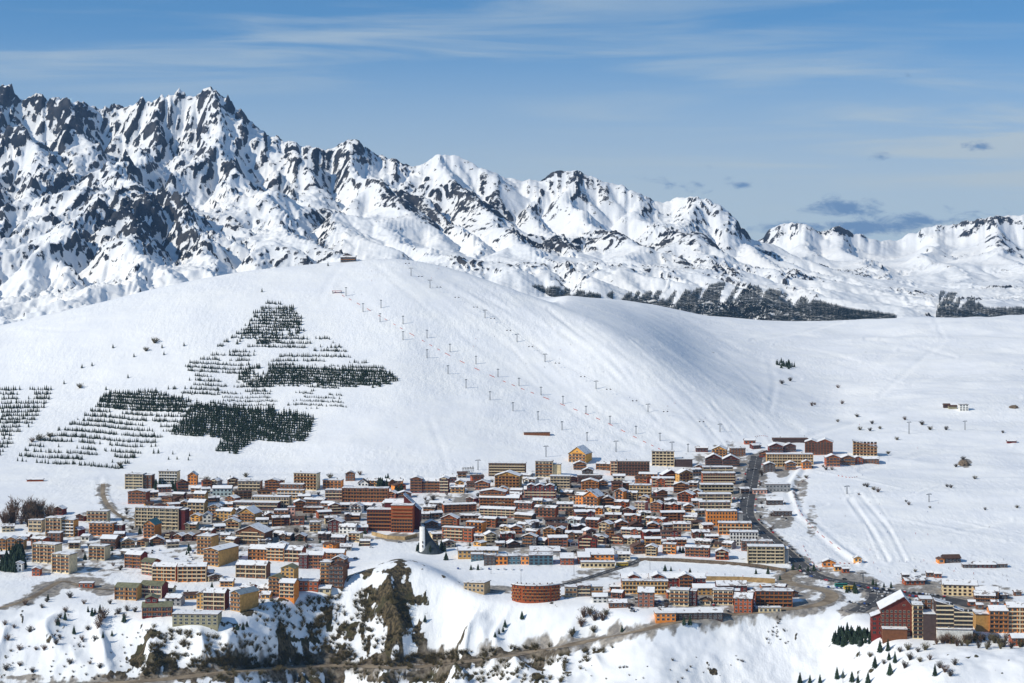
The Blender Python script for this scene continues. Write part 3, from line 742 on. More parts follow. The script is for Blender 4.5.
    if bal:
        for i in range(1, nf):
            if balfull: put('balcony', BAL[bal], r, P(0, 0, fh * i), rz, (w * .96, 1.0, min(1.0, fh * .33)))
            else:
                put('balcony', BAL[bal], r, P(-w * .12, 0, fh * i), rz, (w * .6, 1.0, 1.0))
        if nb >= 4 and kind != 'gablef' and (pil or (bal in ('cream', 'wood') and random.random() < .55)):
            np_ = max(2, nb // 2)
            for i in range(np_ + 1): put('pillar', UPIL['cream' if wall in ('cream', 'golden', 'tan') else bal], r, P(-hw + w * i / np_, 0, -.5), rz, (.45, 1.0, he + .4))
        if kind == 'gablef' and nf >= 1 and h - he > 1.6: put('balcony', BAL[bal], r, P(ridge * hw, 0, he - .1), rz, (w * .55, 1.0, .9))
    return ro
# ------------------------------------------------------------------ the large buildings, one by one
SEEN_B = []
def place(u, vb, label, cat, wings, name='apartment_block', group=None, rz=0):
    p = ground(u, vb, 1380); k = p.y / FOC
    r = root(name, p, rz, label, cat, group)
    SEEN_B.append((u, vb, max(w_['w'] for w_ in wings)))
    for w_ in wings:
        a = dict(w_)
        for key in ('x', 'w'): a[key] = a.get(key, 0) * k
        if a.get('kind', 'flat') == 'flat': a['h'] = max(3.0, (a['h'] - 0.6) * k)
        else: a['h'] = a['h'] * k * 1.06
        wing(r, **a)
    return r
def W(w, h, kind='flat', wall='rust', **o): return dict(w=w, h=h, kind=kind, wall=wall, **o)
D = math.radians
AP, HO, CH = 'apartment block', 'hotel', 'chalet'
# back row on the left
place(134, 489, 'tan flat block with shade coloured end, leftmost of the back row below the terraced slope', AP, [W(18,15,wall='olive',dep=14,bal='cream'), W(9,14,wall='brown',x=13,y=3,dep=12,bal=None)], rz=D(-6))  # second wing's brown wall colour paints the block's shaded right side
place(168, 486, 'pale cream flat block behind a small group of dark conifers', AP, [W(19,15,wall='cream',dep=12,bal='white',bay=3)], rz=D(-6))
place(192, 485, 'narrow orange gabled house, tallest gable of the back row on the left', 'house', [W(9,12,'gablef','orange',dep=12,pitch=.7,bal=None)], 'gabled_house')
place(137, 504, 'rust coloured block standing alone on snow below the tan flat block', AP, [W(19,13,'gablef','rust',dep=13,pitch=.2,bal='wood')], rz=D(-8))
place(157, 529, 'long grey green slab block with rows of balconies and flat snowy roof', AP, [W(46,21,wall='olive',dep=13,bal='cream',bay=3.2), W(7,20,wall='maroon',x=26,y=1,dep=12,bal=None,nwin=False)], rz=D(-13))
place(149, 538, 'orange gabled chalet with steep teal roof in front of the grey green slab', CH, [W(12,17,'gablef','orange',dep=17,pitch=.75,roofcol='teal',snow=False,bal='wood')], 'chalet', rz=D(-14))
place(59, 537, 'cream tower pair with orange balcony stripes beside the bare brown trees', AP, [W(16,19,wall='cream',x=-6,dep=12,bal='wood'), W(13,17,wall='golden',x=8,y=3,dep=12,bal='white')], rz=D(-10))
place(35, 532, 'small tan block just right of the bare brown trees', AP, [W(14,12,wall='tan',dep=11,bal='cream')], rz=D(-8))
place(97, 522, 'cream and orange block behind the orange rust slab on the left', AP, [W(21,11,wall='cream',dep=11,bal='wood',snowt=.3)], rz=D(-6))
place(101, 536, 'orange rust slab with dark red end wall in the left quarter', AP, [W(25,13,wall='orange',dep=12,bal='wood'), W(8,11,wall='maroon',x=17,y=3,dep=10,bal=None)], rz=D(-8))
place(11, 550, 'golden row of narrow gables at the left edge of town', 'row house', [W(8,11,'gablef','golden',x=-9,dep=11,bal='wood'), W(8,12,'gablef','golden',dep=11,bal='wood'), W(8,11,'gablef','ochre',x=9,dep=11,bal='wood')], 'row_house')
place(54, 544, 'brown windowless box building below the cream tower pair', 'building', [W(13,11,wall='brown',dep=12,bal=None)], 'flat_building')
place(44, 563, 'upper half of the long stepped cream block descending towards the dark grove', AP, [W(26,19,wall='cream',dep=12,bal='wood')], rz=D(-20))
place(61, 573, 'lower half of the long stepped cream block descending towards the dark grove', AP, [W(20,19,wall='cream',dep=13,bal='wood')], rz=D(-20))
place(108, 549, 'brown timber block with deep balconies below the orange rust slab', AP, [W(16,12,'gables','brown',dep=13,bal='dark')], rz=D(-10))
place(97, 560, 'small cream block of balconies on the open snow slope at the left', AP, [W(17,14,wall='cream',dep=12,bal='wood')], rz=D(-14))
# curved building in front
place(133, 568, 'dark red left wing of the curved terrace building', AP, [W(18,15,'gables','red',dep=12,bal='wood')], rz=D(-22))
place(147, 575, 'second wing from the left of the curved terrace building, green roof', AP, [W(14,15,'gables','rust',dep=12,bal='cream',roofcol='green',snow=False)], rz=D(-28))
place(164, 581, 'third wing from the left of the curved terrace building, cream balconies', AP, [W(24,16,'gables','orange',dep=12,bal='cream',win='cream')], rz=D(-8))
place(192, 582, 'rightmost wing of the curved terrace building, orange under snow and green roof', AP, [W(28,17,'gables','orange',dep=12,bal='cream',win='cream'), W(7,10,'gables','brown',x=17,y=3,dep=9,bal=None)], rz=D(2))
place(204, 555, 'tall orange rear half of the twin tower beside the blue shaded snow', AP, [W(16,19,wall='ochre',dep=16,bal='wood')], rz=D(-18))
place(211, 566, 'front half of the twin tower with gabled snowy roof and dark long flank', AP, [W(18,17,'gablef','ochre',dep=34,pitch=.25,bal='wood')], rz=D(-26))
place(250, 544, 'large dark timber chalet with cream balconies and broad snowy gable', CH, [W(31,17,'gablef','brown',dep=22,pitch=.42,bal='cream',win='cream')], 'chalet', rz=D(-14))
place(196, 513, 'ochre stacked chalet with layered balconies behind the grey green slab', CH, [W(17,12,'gables','ochre',dep=12,bal='cream'), W(12,19,'gables','ochre',x=1,y=8,dep=10,bal='wood')], 'chalet', rz=D(-10))
place(218, 520, 'cream and orange house with long pale gable roof in the left half', 'house', [W(11,14,'gablef','cream',x=-5,dep=14,bal='wood'), W(16,11,'gables','ochre',x=7,y=-3,dep=12,bal=None)], 'gabled_house', rz=D(-12))
place(207, 523, 'small white gabled house with bright snow roof', 'house', [W(9,10,'gablef','white',dep=9,pitch=.7,bal=None)], 'gabled_house')
place(266, 509, 'long brown hotel with ribbon windows above its low glazed podium', HO, [W(38,11,wall='tan',x=2,y=12,dep=13,bal='cream',bay=3), W(46,7,wall='maroon',x=-10,y=-4,dep=14,bal='cream')], 'hotel', rz=D(-6))
place(246, 519+3, 'ochre chalet with dense little windows and long blue snow roof', CH, [W(18,13,'gablef','ochre',dep=20,pitch=.6,bal='wood')], 'chalet', rz=D(-16))
place(284, 519, 'pink and orange house with a square pink stair tower', 'house', [W(14,9,wall='pink',x=-3,dep=10,bal='wood'), W(7,12,wall='pink',x=7,y=1,dep=7,bal=None)], 'flat_building')
place(222, 496, 'long low pale teal house with snowy roof in the back left rows', 'house', [W(19,9,'gables','teal',dep=11,bal=None)], 'gabled_house')
place(249, 491, 'wide tan building of two balcony floors in the back row', AP, [W(23,10,wall='tan',dep=12,bal='cream')], rz=D(-5))
place(272, 492, 'rust red block next to the tall cream topped tower', AP, [W(15,12,'gablef','rust',dep=12,pitch=.25,bal='wood')], rz=D(-6))
place(290, 499, 'golden yellow block with white pillars in front of the tall cream topped tower', AP, [W(27,9,wall='golden',dep=12,bal='white',win='white'), W(24,14,wall='brown',y=8,dep=10,bal=None)], rz=D(-5))
place(305, 490, 'tall tower with cream frame and dark blue shaded end wall', AP, [W(24,17,wall='cream',dep=13,bal='wood',win='wood')], rz=D(-14))
place(332, 489, 'orange house standing right of the tall cream framed tower', 'house', [W(19,9,wall='orange',dep=12,bal='wood')], 'flat_building', rz=D(-8))
place(350, 481, 'small brown gabled house on the upper edge left of the white gable', 'house', [W(9,9,'gablef','brown',dep=9,pitch=.5,bal=None)], 'gabled_house')
place(363, 489, 'white gabled house with dark steep roof on the upper edge', 'house', [W(10,9,'gablef','white',dep=11,pitch=.75,bal=None,snow=False)], 'gabled_house')
place(334, 500, 'left lower wing joined to the long red brick slab block', AP, [W(18,10,wall='brick',dep=12,bal='cream')], rz=D(-3))
place(365, 502, 'long red brick slab block with flat snow roof in upper town', AP, [W(46,14,wall='rust',dep=13,bal='wood',bay=3.2,win='cream')], rz=D(-3))
# the stepped red building
place(390, 532, 'huge stepped red timber apartment building above a snowy embankment', AP,
      [W(26,22,wall='red',x=-11,y=4,dep=16,bal='wood',win='wood',bay=3), W(22,27,wall='rust',x=12,y=0,dep=20,bal='wood',win='wood',bay=3), W(16,33,'mono','maroon',x=20,y=14,dep=14,bal=None,pitch=.9,nwin=False), W(20,28,'gables','maroon',x=2,y=16,dep=12,bal=None)], rz=D(-5))
place(430, 493, 'dark red hotel with several snowy gables on the upper edge of town', HO, [W(12,15,'gablef','red',x=-14,dep=14,bal='wood',pitch=.35), W(28,13,'gables','red',x=4,y=2,dep=13,bal='wood'), W(9,15,'gablef','red',x=14,y=-1,dep=14,bal='cream',pitch=.35)], 'hotel', rz=D(-4))
place(347, 534, 'white modern house with blue shaded snowy roof near the centre left', 'house', [W(17,9,'gables','white',dep=12,bal=None), W(14,13,'gablef','maroon',x=-14,y=4,dep=12,bal=None)], 'gabled_house', rz=D(-12))
place(315, 532, 'little cream block of three floors above the front orange terraces', AP, [W(11,10,wall='cream',dep=10,bal='wood')])
# orange terraces at the front left
place(258, 560, 'left unit of the orange stepped terraces above the rocky slope', AP, [W(20,13,'gables','orange',dep=14,bal='wood',win='cream')], rz=D(-12))
place(275, 561, 'middle unit of the orange stepped terraces with snowy roof', AP, [W(18,15,'gables','orange',dep=14,bal='cream',win='cream')], rz=D(-12))
place(293, 562, 'right unit of the orange stepped terraces with dark end wall', AP, [W(18,14,'gables','rust',dep=14,bal='cream',win='cream')], rz=D(-12))
place(309, 569, 'dark red block with snowy twin roof behind the two gabled tower', AP, [W(9,14,wall='maroon',x=-6,dep=10,bal=None), W(15,15,'gables','rust',x=6,y=3,dep=11,bal='wood')], rz=D(-6))
place(333, 562, 'orange block with broad snow roof behind the two gabled tower', AP, [W(22,11,'gables','orange',dep=12,bal='wood')], rz=D(-6))
place(331, 587, 'tall two gabled tower with dark brown face on the edge of the rocky slope', AP, [W(11,24,wall='ochre',x=-7,y=4,dep=14,bal='wood'), W(15,23,'gablef','brown',x=5,dep=16,pitch=.45,bal='dark',snow=False), W(13,27,'gablef','brown',x=4,y=11,dep=12,pitch=.45,bal=None)], rz=D(-10))
place(251, 578, 'brown balcony block with broad snow roof behind the green roofed cluster', AP, [W(31,15,'gables','brown',dep=14,bal='cream',win='cream')], rz=D(-10))
place(281, 598, 'cluster of green grey gables over orange balconies on the slope edge', AP, [W(12,20,'gablef','ochre',x=-9,y=4,dep=16,roofcol='green',snow=False,bal='wood',pitch=.35), W(16,17,'gables','orange',x=6,y=0,dep=12,bal='cream'), W(14,28,'gablef','ochre',x=0,y=16,dep=12,roofcol='green',snow=False,bal=None,pitch=.4)], rz=D(-14))
place(306, 591, 'low rust coloured annex right of the green gabled cluster', 'building', [W(24,10,wall='rust',dep=12,bal=None)], 'flat_building', rz=D(-4))
place(214, 610, 'dark red balcony house with snow roof and ochre end wall above the cliffs', AP, [W(22,19,'gables','red',dep=13,bal='cream',win='cream'), W(8,16,'gablef','ochre',x=-15,y=2,dep=10,bal=None,pitch=.5)], rz=D(-10))
place(239, 612, 'ochre gable house with blue grey roof beside the dark red balcony house', 'house', [W(13,20,'gablef','ochre',x=-5,dep=24,bal='wood',pitch=.5,roofcol='slate',snow=False)], 'gabled_house', rz=D(-34))
place(195, 625, 'long low pale building with flat snowy roof on the cliff edge', 'building', [W(46,11,wall='olive',dep=16,bal=None,bay=5)], 'flat_building', rz=D(-4))
place(157, 617, 'dark timber house with lichen green hip roof on the cliff edge', 'house', [W(29,13,'gables','red',dep=15,bal='wood',roofcol='green',snow=False), W(12,19,'gablef','red',x=-6,y=5,dep=12,bal=None,roofcol='green',snow=False)], 'gabled_house', rz=D(6))
place(151, 598, 'red house with green roof just above the lichen green hip roof', 'house', [W(23,15,'gables','red',dep=14,bal='cream',roofcol='green',snow=False)], 'gabled_house', rz=D(-14))
place(173, 606, 'house with blue snowy roof between the green roofs and the curved terrace', 'house', [W(16,10,'gables','grey',dep=12,bal=None)], 'gabled_house', rz=D(-8))
place(126, 600, 'ochre house with mossy green roof at the end of the left side road', 'house', [W(23,15,'gables','ochre',dep=13,bal='wood',roofcol='green',snow=False)], 'gabled_house', rz=D(-12))
place(86, 588, 'row of low rust garages beside the left side road', 'garage', [W(14,5,wall='rust',dep=7,bal=None)], 'garage')
place(36, 576, 'small rust cottage with dark conifers beside it at lower left', 'house', [W(8,8,'gablef','rust',dep=8,bal=None)], 'gabled_house')
place(18, 572, 'small white house half hidden in the dark conifer grove', 'house', [W(8,9,'gablef','white',dep=8,bal=None)], 'gabled_house')
# centre, back edge
place(507, 477, 'broad brown flat hotel standing on the back edge near the pylons', HO, [W(37,14,wall='brown',dep=14,bal='cream',bay=3.4,win='cream')], 'hotel', rz=D(-4))
place(507, 488, 'cream gabled hotel with brown trim in front of the broad brown flat hotel', HO, [W(25,15,'gablef','ochre',dep=18,pitch=.32,bal='wood',win='wood')], 'hotel', rz=D(-10))
place(544, 477, 'cream tower block with dark balconies left of the golden gabled lodge', AP, [W(17,16,wall='cream',dep=12,bal='wood'), W(9,13,wall='cream',x=12,y=2,dep=11,bal=None,nwin=False)], rz=D(-6))
place(560, 488, 'tan block of four floors below the cream tower block', AP, [W(20,12,wall='tan',dep=12,bal='cream')], rz=D(-6))
place(577, 463, 'golden gabled lodge with steep snowy roof, highest house of the central town', 'lodge', [W(18,15,'gablef','golden',dep=24,pitch=.75,bal='wood')], 'lodge', rz=D(-22))
place(580, 470, 'brown chalet just below the golden gabled lodge', CH, [W(13,8,'gablef','brown',dep=11,bal='wood')], 'chalet')
place(631, 476, 'wide dark red brick block with orange end wall on the back edge', AP, [W(33,15,wall='brick',x=2,dep=14,bal='dark',win='cream',bay=3.6), W(7,15,wall='orange',x=-17,y=-1,dep=12,bal='cream')], rz=D(-2))
place(663, 466, 'cream tower block with curved dark balconies at the back right', AP, [W(22,15,wall='cream',dep=13,bal='cream',win='dark')], rz=D(-5))
place(684, 467, 'low dark hall right of the cream tower at the back', 'hall', [W(17,8,wall='dark',dep=16,bal=None,nwin=False)], 'flat_building')
place(482, 490, 'rust chalet in front of the upper ski slope left of the cream gabled hotel', CH, [W(14,9,'gablef','rust',dep=11,bal='wood')], 'chalet', rz=D(-8))
place(497, 507, 'large rust timber hotel with two snow roofs at the town centre', HO, [W(26,16,'gablef','rust',x=-5,y=3,dep=16,pitch=.18,bal='wood'), W(40,11,'gables','rust',x=2,dep=13,bal='wood',win='cream')], 'hotel', rz=D(-9))
place(540, 498, 'rust residence with three dark gables in the upper centre', AP, [W(32,10,'gables','rust',dep=12,bal='cream'), W(8,13,'gablef','red',x=-9,y=-1,dep=11,pitch=.4,bal=None), W(8,13,'gablef','red',x=0,y=-1,dep=11,pitch=.4,bal=None), W(8,13,'gablef','red',x=10,y=-1,dep=11,pitch=.4,bal=None)], rz=D(-4))
place(590, 506, 'orange chalet with very big snow roof at the middle of town', CH, [W(16,14,'gablef','orange',dep=22,pitch=.7,bal='wood'), W(10,11,'gables','orange',x=-12,y=4,dep=10,bal=None), W(7,14,'gablef','orange',x=-7,y=10,dep=12,pitch=.8,bal=None)], 'chalet', rz=D(-24))
place(590, 484, 'long dark brown flat building under a small white gable', 'building', [W(25,9,wall='maroon',dep=13,bal='dark'), W(11,14,'gablef','dark',y=8,x=-2,dep=8,bal=None)], 'flat_building')
place(590, 490, 'bright orange gabled chalet in front of the long dark brown flat building', CH, [W(17,10,'gablef','orange',dep=13,pitch=.3,bal='wood',win='cream')], 'chalet', rz=D(-6))
place(640, 496, 'ochre block with rows of cream windows among russet chalets', AP, [W(22,11,wall='ochre',dep=12,bal='cream',win='cream')], rz=D(-8))
# the stack of blocks beside the main street
ST = 'blocks stacked beside the main street'
place(719, 485, 'cream framed red block, topmost of the stack beside the main street', AP, [W(33,12,wall='rust',dep=14,bal='cream',win='cream',bay=3)], group=ST)
place(717, 494.5, 'grey cream block, second from the top of the stack beside the main street', AP, [W(33,10,wall='olive',dep=14,bal='cream',win='dark')], group=ST)
place(715, 503, 'pale low block, third from the top of the stack beside the main street', AP, [W(33,9,wall='brown',dep=14,bal='cream')], group=ST)
place(715, 512, 'brown terrace block directly above the bright orange block of the street stack', AP, [W(31,10,wall='brick',dep=14,bal='cream')], group=ST)
place(722, 526, 'bright orange block with square windows and grey end wall by the main street', AP, [W(30,15,wall='orange',dep=14,bal=None,win='cream',bay=3.2), W(6,13,wall='grey',x=18,y=1,dep=12,bal=None,nwin=False)], group=ST)
place(735, 535, 'orange and cream block just below the bright orange block', AP, [W(33,12,wall='orange',dep=13,bal='cream',win='cream')], group=ST, rz=D(-4))
place(744, 546, 'white block with dark green window bays at the bend of the main street', AP, [W(28,14,wall='white',dep=13,bal=None,win='dark',bay=3)], group=ST, rz=D(-5))
place(757, 551, 'narrow brown block between the white block and the cream green block', AP, [W(31,10,wall='brick',dep=12,bal='dark')], group=ST, rz=D(-4))
place(766, 563.5, 'cream green block, lowest and broadest of the street stack', AP, [W(36,17,wall='olive',dep=14,bal='cream',win='cream'), W(5,15,wall='grey',x=20,y=1,dep=12,bal=None,nwin=False)], group=ST, rz=D(-4))
place(714, 466, 'left of two maroon gabled chalets above the street stack', CH, [W(17,11,'gablef','maroon',dep=16,pitch=.5,bal='dark')], 'chalet', rz=D(-4))
place(731, 467, 'right of two maroon gabled chalets above the street stack', CH, [W(17,11,'gablef','maroon',dep=16,pitch=.5,bal='dark')], 'chalet', rz=D(-4))
place(718, 475, 'dark flat building with overhanging snow roof under the two maroon gables', 'building', [W(30,8,wall='dark',dep=13,bal='cream')], 'flat_building')
place(719, 457, 'golden chalet with snowy gable behind the two maroon gables', CH, [W(14,10,'gablef','golden',dep=15,pitch=.45,bal='wood')], 'chalet', rz=D(-12))
place(738, 456, 'dark brown flat house right of the golden chalet', 'house', [W(15,8,wall='brown',dep=13,bal=None)], 'flat_building')
place(750, 444.5, 'small red hut alone above the top of the main street', 'hut', [W(11,5,'gables','rust',dep=8,bal=None)], 'hut')
place(702, 452, 'dark low hut on the back edge left of the golden chalet', 'hut', [W(12,5,'gables','maroon',dep=8,bal=None)], 'hut')
# cluster at the upper right
place(790, 466, 'long orange cream slab block in front of the upper right cluster', AP, [W(46,12,wall='golden',dep=13,bal='cream',win='cream',bay=3.2)], rz=D(-2))
place(776, 453, 'left red gabled chalet behind the long orange cream slab', CH, [W(14,9,'gablef','red',dep=13,bal='dark')], 'chalet')
place(790, 452, 'second red gabled chalet behind the long orange cream slab', CH, [W(12,8,'gablef','maroon',dep=13,bal='dark')], 'chalet')
place(791, 443, 'long dark roofed hall behind all houses of the upper right cluster', 'hall', [W(35,4.5,wall='dark',dep=16,bal=None,nwin=False,snow=False)], 'flat_building')
place(818, 455, 'big red hotel with two wide gables in the upper right cluster', HO, [W(13,14,'gablef','rust',x=-6.5,dep=20,pitch=.35,bal='dark',win='cream'), W(15,15,'gablef','rust',x=7,y=-1,dep=20,pitch=.4,bal='dark',win='cream')], 'hotel', rz=D(-10))
place(833, 466.5, 'orange red chalet in front of the two gabled hotel', CH, [W(14,11,'gablef','rust',dep=13,pitch=.4,bal='wood')], 'chalet')
place(848, 465, 'brown chalet between the orange red chalet and the slanted roof hotel', CH, [W(14,9,'gablef','brown',dep=13,pitch=.4,bal='wood')], 'chalet')
place(865, 456, 'hotel with one slanted red roof, rightmost tall house of the upper right cluster', HO, [W(24,14,'mono','cream',dep=14,pitch=.25,bal='wood',win='wood')], 'hotel', rz=D(-10))
place(871, 463.5, 'low brown chalet below the slanted roof hotel', CH, [W(16,6,'gables','brown',dep=11,bal=None)], 'chalet')
place(858, 464, 'small rust chalet between two brown chalets of the upper right cluster', CH, [W(10,7,'gablef','rust',dep=11,bal=None)], 'chalet')
place(791, 470, 'small brown chalet in front of the long orange cream slab, left one', CH, [W(10,8,'gablef','brown',dep=10,bal='wood')], 'chalet')
place(807, 469, 'small orange chalet in front of the long orange cream slab, right one', CH, [W(9,8,'gablef','orange',dep=10,bal='wood')], 'chalet')
place(770, 472, 'dark chalet with snowy roof left of the little ochre chalets', CH, [W(11,9,'gablef','dark',dep=11,bal=None)], 'chalet')
# east side of the main street
place(778, 492, 'grey flat shop with snowy roof east of the main street', 'shop', [W(25,8,wall='grey',dep=12,bal=None)], 'flat_building')
place(760, 494, 'low cream kiosk west of the grey flat shop', 'kiosk', [W(14,4.5,wall='pink',dep=8,bal=None)], 'flat_building')
place(775, 505, 'dark timber shed midway down the east side of the street', 'shed', [W(16,6,'gables','dark',dep=9,bal=None)], 'hut')
place(783, 516, 'low dark garage with snow roof, lowest on the east street side', 'garage', [W(18,5,wall='dark',dep=9,bal=None)], 'garage')
# front right
place(664, 588, 'long snow roofed terrace with row of red gables below the snowy field', 'row house', [W(30,11,'gables','red',x=-27,y=6,dep=14,bal=None), W(56,12,'gables','red',x=14,y=2,dep=15,bal=None), W(10,12,'gablef','rust',x=-30,y=3,dep=14,bal=None), W(12,13,'gablef','rust',x=-6,y=0,dep=14,bal=None), W(14,13,'gablef','rust',x=22,y=0,dep=14,bal='wood')], 'row_house')
place(645, 594, 'golden yellow slab with flat roof in front of the red gable terrace', AP, [W(46,13,wall='golden',dep=11,bal='cream',win='cream',bay=3.2)], rz=D(-2))
place(646, 607, 'square brick house with thick snow roof near the lower road', 'house', [W(16,17,'gables','brick',dep=15,bal=None)], 'gabled_house', rz=D(-6))
place(681, 606, 'cream and brick tower with flat roof, left of two near the lower road', AP, [W(19,16,wall='cream',x=-2,dep=12,bal='wood'), W(8,15,wall='maroon',x=11,y=3,dep=10,bal=None)], rz=D(-12))
place(704, 595, 'ochre shop front with overhanging snow roof between the two brick towers', 'shop', [W(22,9,'gables','ochre',dep=12,bal=None)], 'flat_building')
place(725, 605, 'cream and brick tower, right of two near the lower road', AP, [W(20,15,wall='cream',x=-2,dep=12,bal='wood'), W(7,14,wall='maroon',x=11,y=3,dep=10,bal=None)], rz=D(-8))
place(732, 592, 'red roofed house with white snow behind the right brick tower', 'house', [W(30,9,'gables','red',dep=14,bal=None)], 'gabled_house')
place(687, 620, 'low wide building with broad white snow roof and brown shop fronts', 'shop', [W(60,9,'gables','dark',x=6,dep=18,pitch=.25,bal=None), W(20,8,wall='orange',x=-22,y=-4,dep=12,bal=None)], 'flat_building', rz=D(3))
place(743, 613, 'square red brick house with slanted snowy roof of dark panels', 'house', [W(18,17,'gables','rust',dep=18,pitch=.35,bal=None), ], 'gabled_house', rz=D(-12))
place(774, 607, 'long rust slab with wooden balcony bands right of the square brick house', AP, [W(36,16,wall='rust',dep=14,bal='wood',win='dark')], rz=D(-3))
place(770, 612.5, 'low white base building under the long rust slab', 'shop', [W(22,5,wall='cream',dep=6,bal=None)], 'flat_building')
place(584, 597, 'row of small brown chalets with dark shade right of the round timber building', 'row house', [W(12,10,wall='tan',x=-13,dep=10,bal='wood'), W(13,11,wall='brown',x=0,y=2,dep=10,bal='cream'), W(12,10,wall='tan',x=13,y=3,dep=10,bal='wood')], 'row_house')
place(600, 603, 'white cottage with snow roof on the bank below the small brown row', 'house', [W(15,8,'gables','white',dep=10,bal=None)], 'gabled_house')
place(618, 608, 'low cottage buried under snow beside the bare bushes', 'house', [W(18,7,'gables','brown',dep=10,bal=None)], 'gabled_house')
# modern row and sheds at the centre front
place(499, 565, 'modern flat building with orange panel and blue glass at the centre', 'building', [W(12,10,wall='dark',x=-9,dep=12,bal=None), W(13,9,wall='orange',x=2,dep=12,bal=None,win='dark'), W(13,9,wall='glass',x=15,y=1,dep=12,bal=None), W(8,9,wall='orange',x=26,dep=10,bal=None)], 'modern_building')
place(541, 565, 'curved blue grey glass hall right of the modern orange panel building', 'hall', [W(24,10,wall='glass',dep=18,bal=None,win='dark')], 'modern_building')
place(478, 558, 'long low shed with grey snow roof and ochre wall at the centre', 'shed', [W(40,9,'gables','ochre',dep=17,pitch=.25,bal=None)], 'shed')
place(477, 561, 'small teal glass pavilion left of the modern orange panel building', 'pavilion', [W(12,7,wall='glass',dep=10,bal=None)], 'modern_building')
place(567, 565, 'first rust gabled shop of the three right of the blue glass hall', 'shop', [W(13,9,'gables','rust',dep=26,pitch=.22,bal=None)], 'shop')
place(584, 564, 'second rust gabled shop of the three right of the blue glass hall', 'shop', [W(12,9,'gables','rust',dep=26,pitch=.22,bal=None)], 'shop')
place(600, 562, 'orange shop with big grey snow roof left of the street junction', 'shop', [W(28,10,'gables','orange',dep=30,pitch=.22,bal=None)], 'shop')
place(598, 568, 'long low cream wall building under the row of gabled shops', 'shop', [W(34,6,wall='cream',dep=8,bal=None,win='dark')], 'flat_building')
place(545, 555, 'long low hall with grey snow roof behind the blue glass hall', 'hall', [W(30,6,'gables','grey',dep=26,pitch=.2,bal=None,nwin=False)], 'hall')
place(474, 592, 'half buried shed with pale flat roof on the snow knoll flank', 'shed', [W(22,8,'mono','tan',dep=14,pitch=-.05,bal=None)], 'shed', rz=D(-22))
# right hand group
place(898, 636, 'big red timber hotel with one huge asymmetric gable at lower right', HO, [W(34,37,'gablef','wine',x=0,dep=30,pitch=.75,bal=None,win='cream',ridge=.35,bay=3.6,fl=3.4,over=1.2), W(12,17,'mono','red',x=-20,y=3,dep=14,pitch=-.4,bal=None,win='wood'), W(24,9,wall='brown',x=-4,y=-9,dep=9,bal=None,nwin=False)], 'hotel', rz=D(-6))
place(924, 639, 'dark brown tower with cream balcony column, right of the red gable hotel', AP, [W(10,34,wall='cream',x=-6,dep=16,bal='dark',win='dark'), W(14,26,wall='dark',x=6,y=-4,dep=20,bal=None,nwin=False), W(12,37,wall='brown',x=4,y=14,dep=14,bal=None)], rz=D(-6))
place(953, 641, 'brown slab with sloping snow roof over white pillars at lower right', AP, [W(18,37,'mono','dark',x=-8,dep=14,pitch=.25,bal='cream',win='dark'), W(19,31,'mono','dark',x=10,y=-1,dep=14,pitch=.35,bal='cream',win='dark'), W(35,13,wall='white',x=1,y=-5,dep=5,bal=None,win='dark',bay=4.5)], rz=D(-5))
place(1006, 633, 'wide golden brown residence with many balconies at the lower right edge', AP, [W(14,18,wall='ochre',x=-22,y=2,dep=16,bal=None,nwin=False), W(18,24,'gables','orange',x=-7,dep=14,bal='wood',win='cream'), W(24,27,'gables','orange',x=14,y=2,dep=14,bal='cream',win='cream')], rz=D(-4))
place(1019, 646, 'small brown chalet at the right edge below the golden residence', CH, [W(14,10,'gables','rust',dep=11,bal=None)], 'chalet')
place(962, 596, 'large restaurant with broad white roof beside the car park', 'restaurant', [W(34,13,'gables','cream',x=-2,dep=22,pitch=.25,bal=None,win='wood'), W(22,9,'gables','orange',x=24,y=-8,dep=18,pitch=.25,bal=None)], 'restaurant', rz=D(-10))
place(985, 602, 'brown terrace house with snow roof right of the large restaurant', 'restaurant', [W(20,9,'gables','brown',dep=14,bal='wood')], 'restaurant', rz=D(-8))
place(915, 585, 'low rust red lodge at the foot of the ski field', 'lodge', [W(20,6,'gables','rust',dep=9,bal=None)], 'lodge', rz=D(8))
place(949, 563, 'dark lodge with steel roof and orange gable end on the ski field', 'lodge', [W(16,7,'gables','dark',x=4,dep=12,bal=None,snow=False), W(6,5,'gablef','orange',x=-8,y=-1,dep=8,bal=None,snow=False)], 'lodge', rz=D(6))
place(985, 568, 'long low maroon lift station with dark annexes on the right ski field', 'lift station', [W(22,5,'gables','maroon',dep=9,bal=None), W(12,3.4,wall='dark',x=-16,y=-1,dep=7,bal=None), W(12,3.4,wall='dark',x=17,y=2,dep=7,bal=None)], 'lift_station')
place(964, 411, 'square pale concrete hut on the upper right plateau', 'hut', [W(9,7,wall='white',dep=8,bal=None)], 'hut')
place(953, 409, 'low olive hut left of the square pale hut', 'hut', [W(8,3.5,'gables','olive',dep=7,bal=None,nwin=False,snow=False)], 'hut')
place(947, 408, 'dark round backed hut, leftmost of three on the upper right plateau', 'hut', [W(6,4,'gables','dark',dep=7,bal=None,nwin=False,snow=False)], 'hut')
place(1012, 443, 'small red hut at the far right of the ski field', 'hut', [W(9,2.5,'gables','red',dep=5,bal=None,nwin=False)], 'hut')
place(348, 262, 'dark timber summit lodge on top of the white hill', 'lodge', [W(15,6,'gables','dark',dep=12,bal='wood'), W(8,8,'gablef','dark',x=-1,y=4,dep=8,bal=None)], 'lodge')
place(537, 435.5, 'long low brown avalanche shed half buried on the ski slope', 'shed', [W(26,3.6,wall='brown',dep=6,bal=None,nwin=False,snow=True,found=3)], 'shed', rz=D(4))
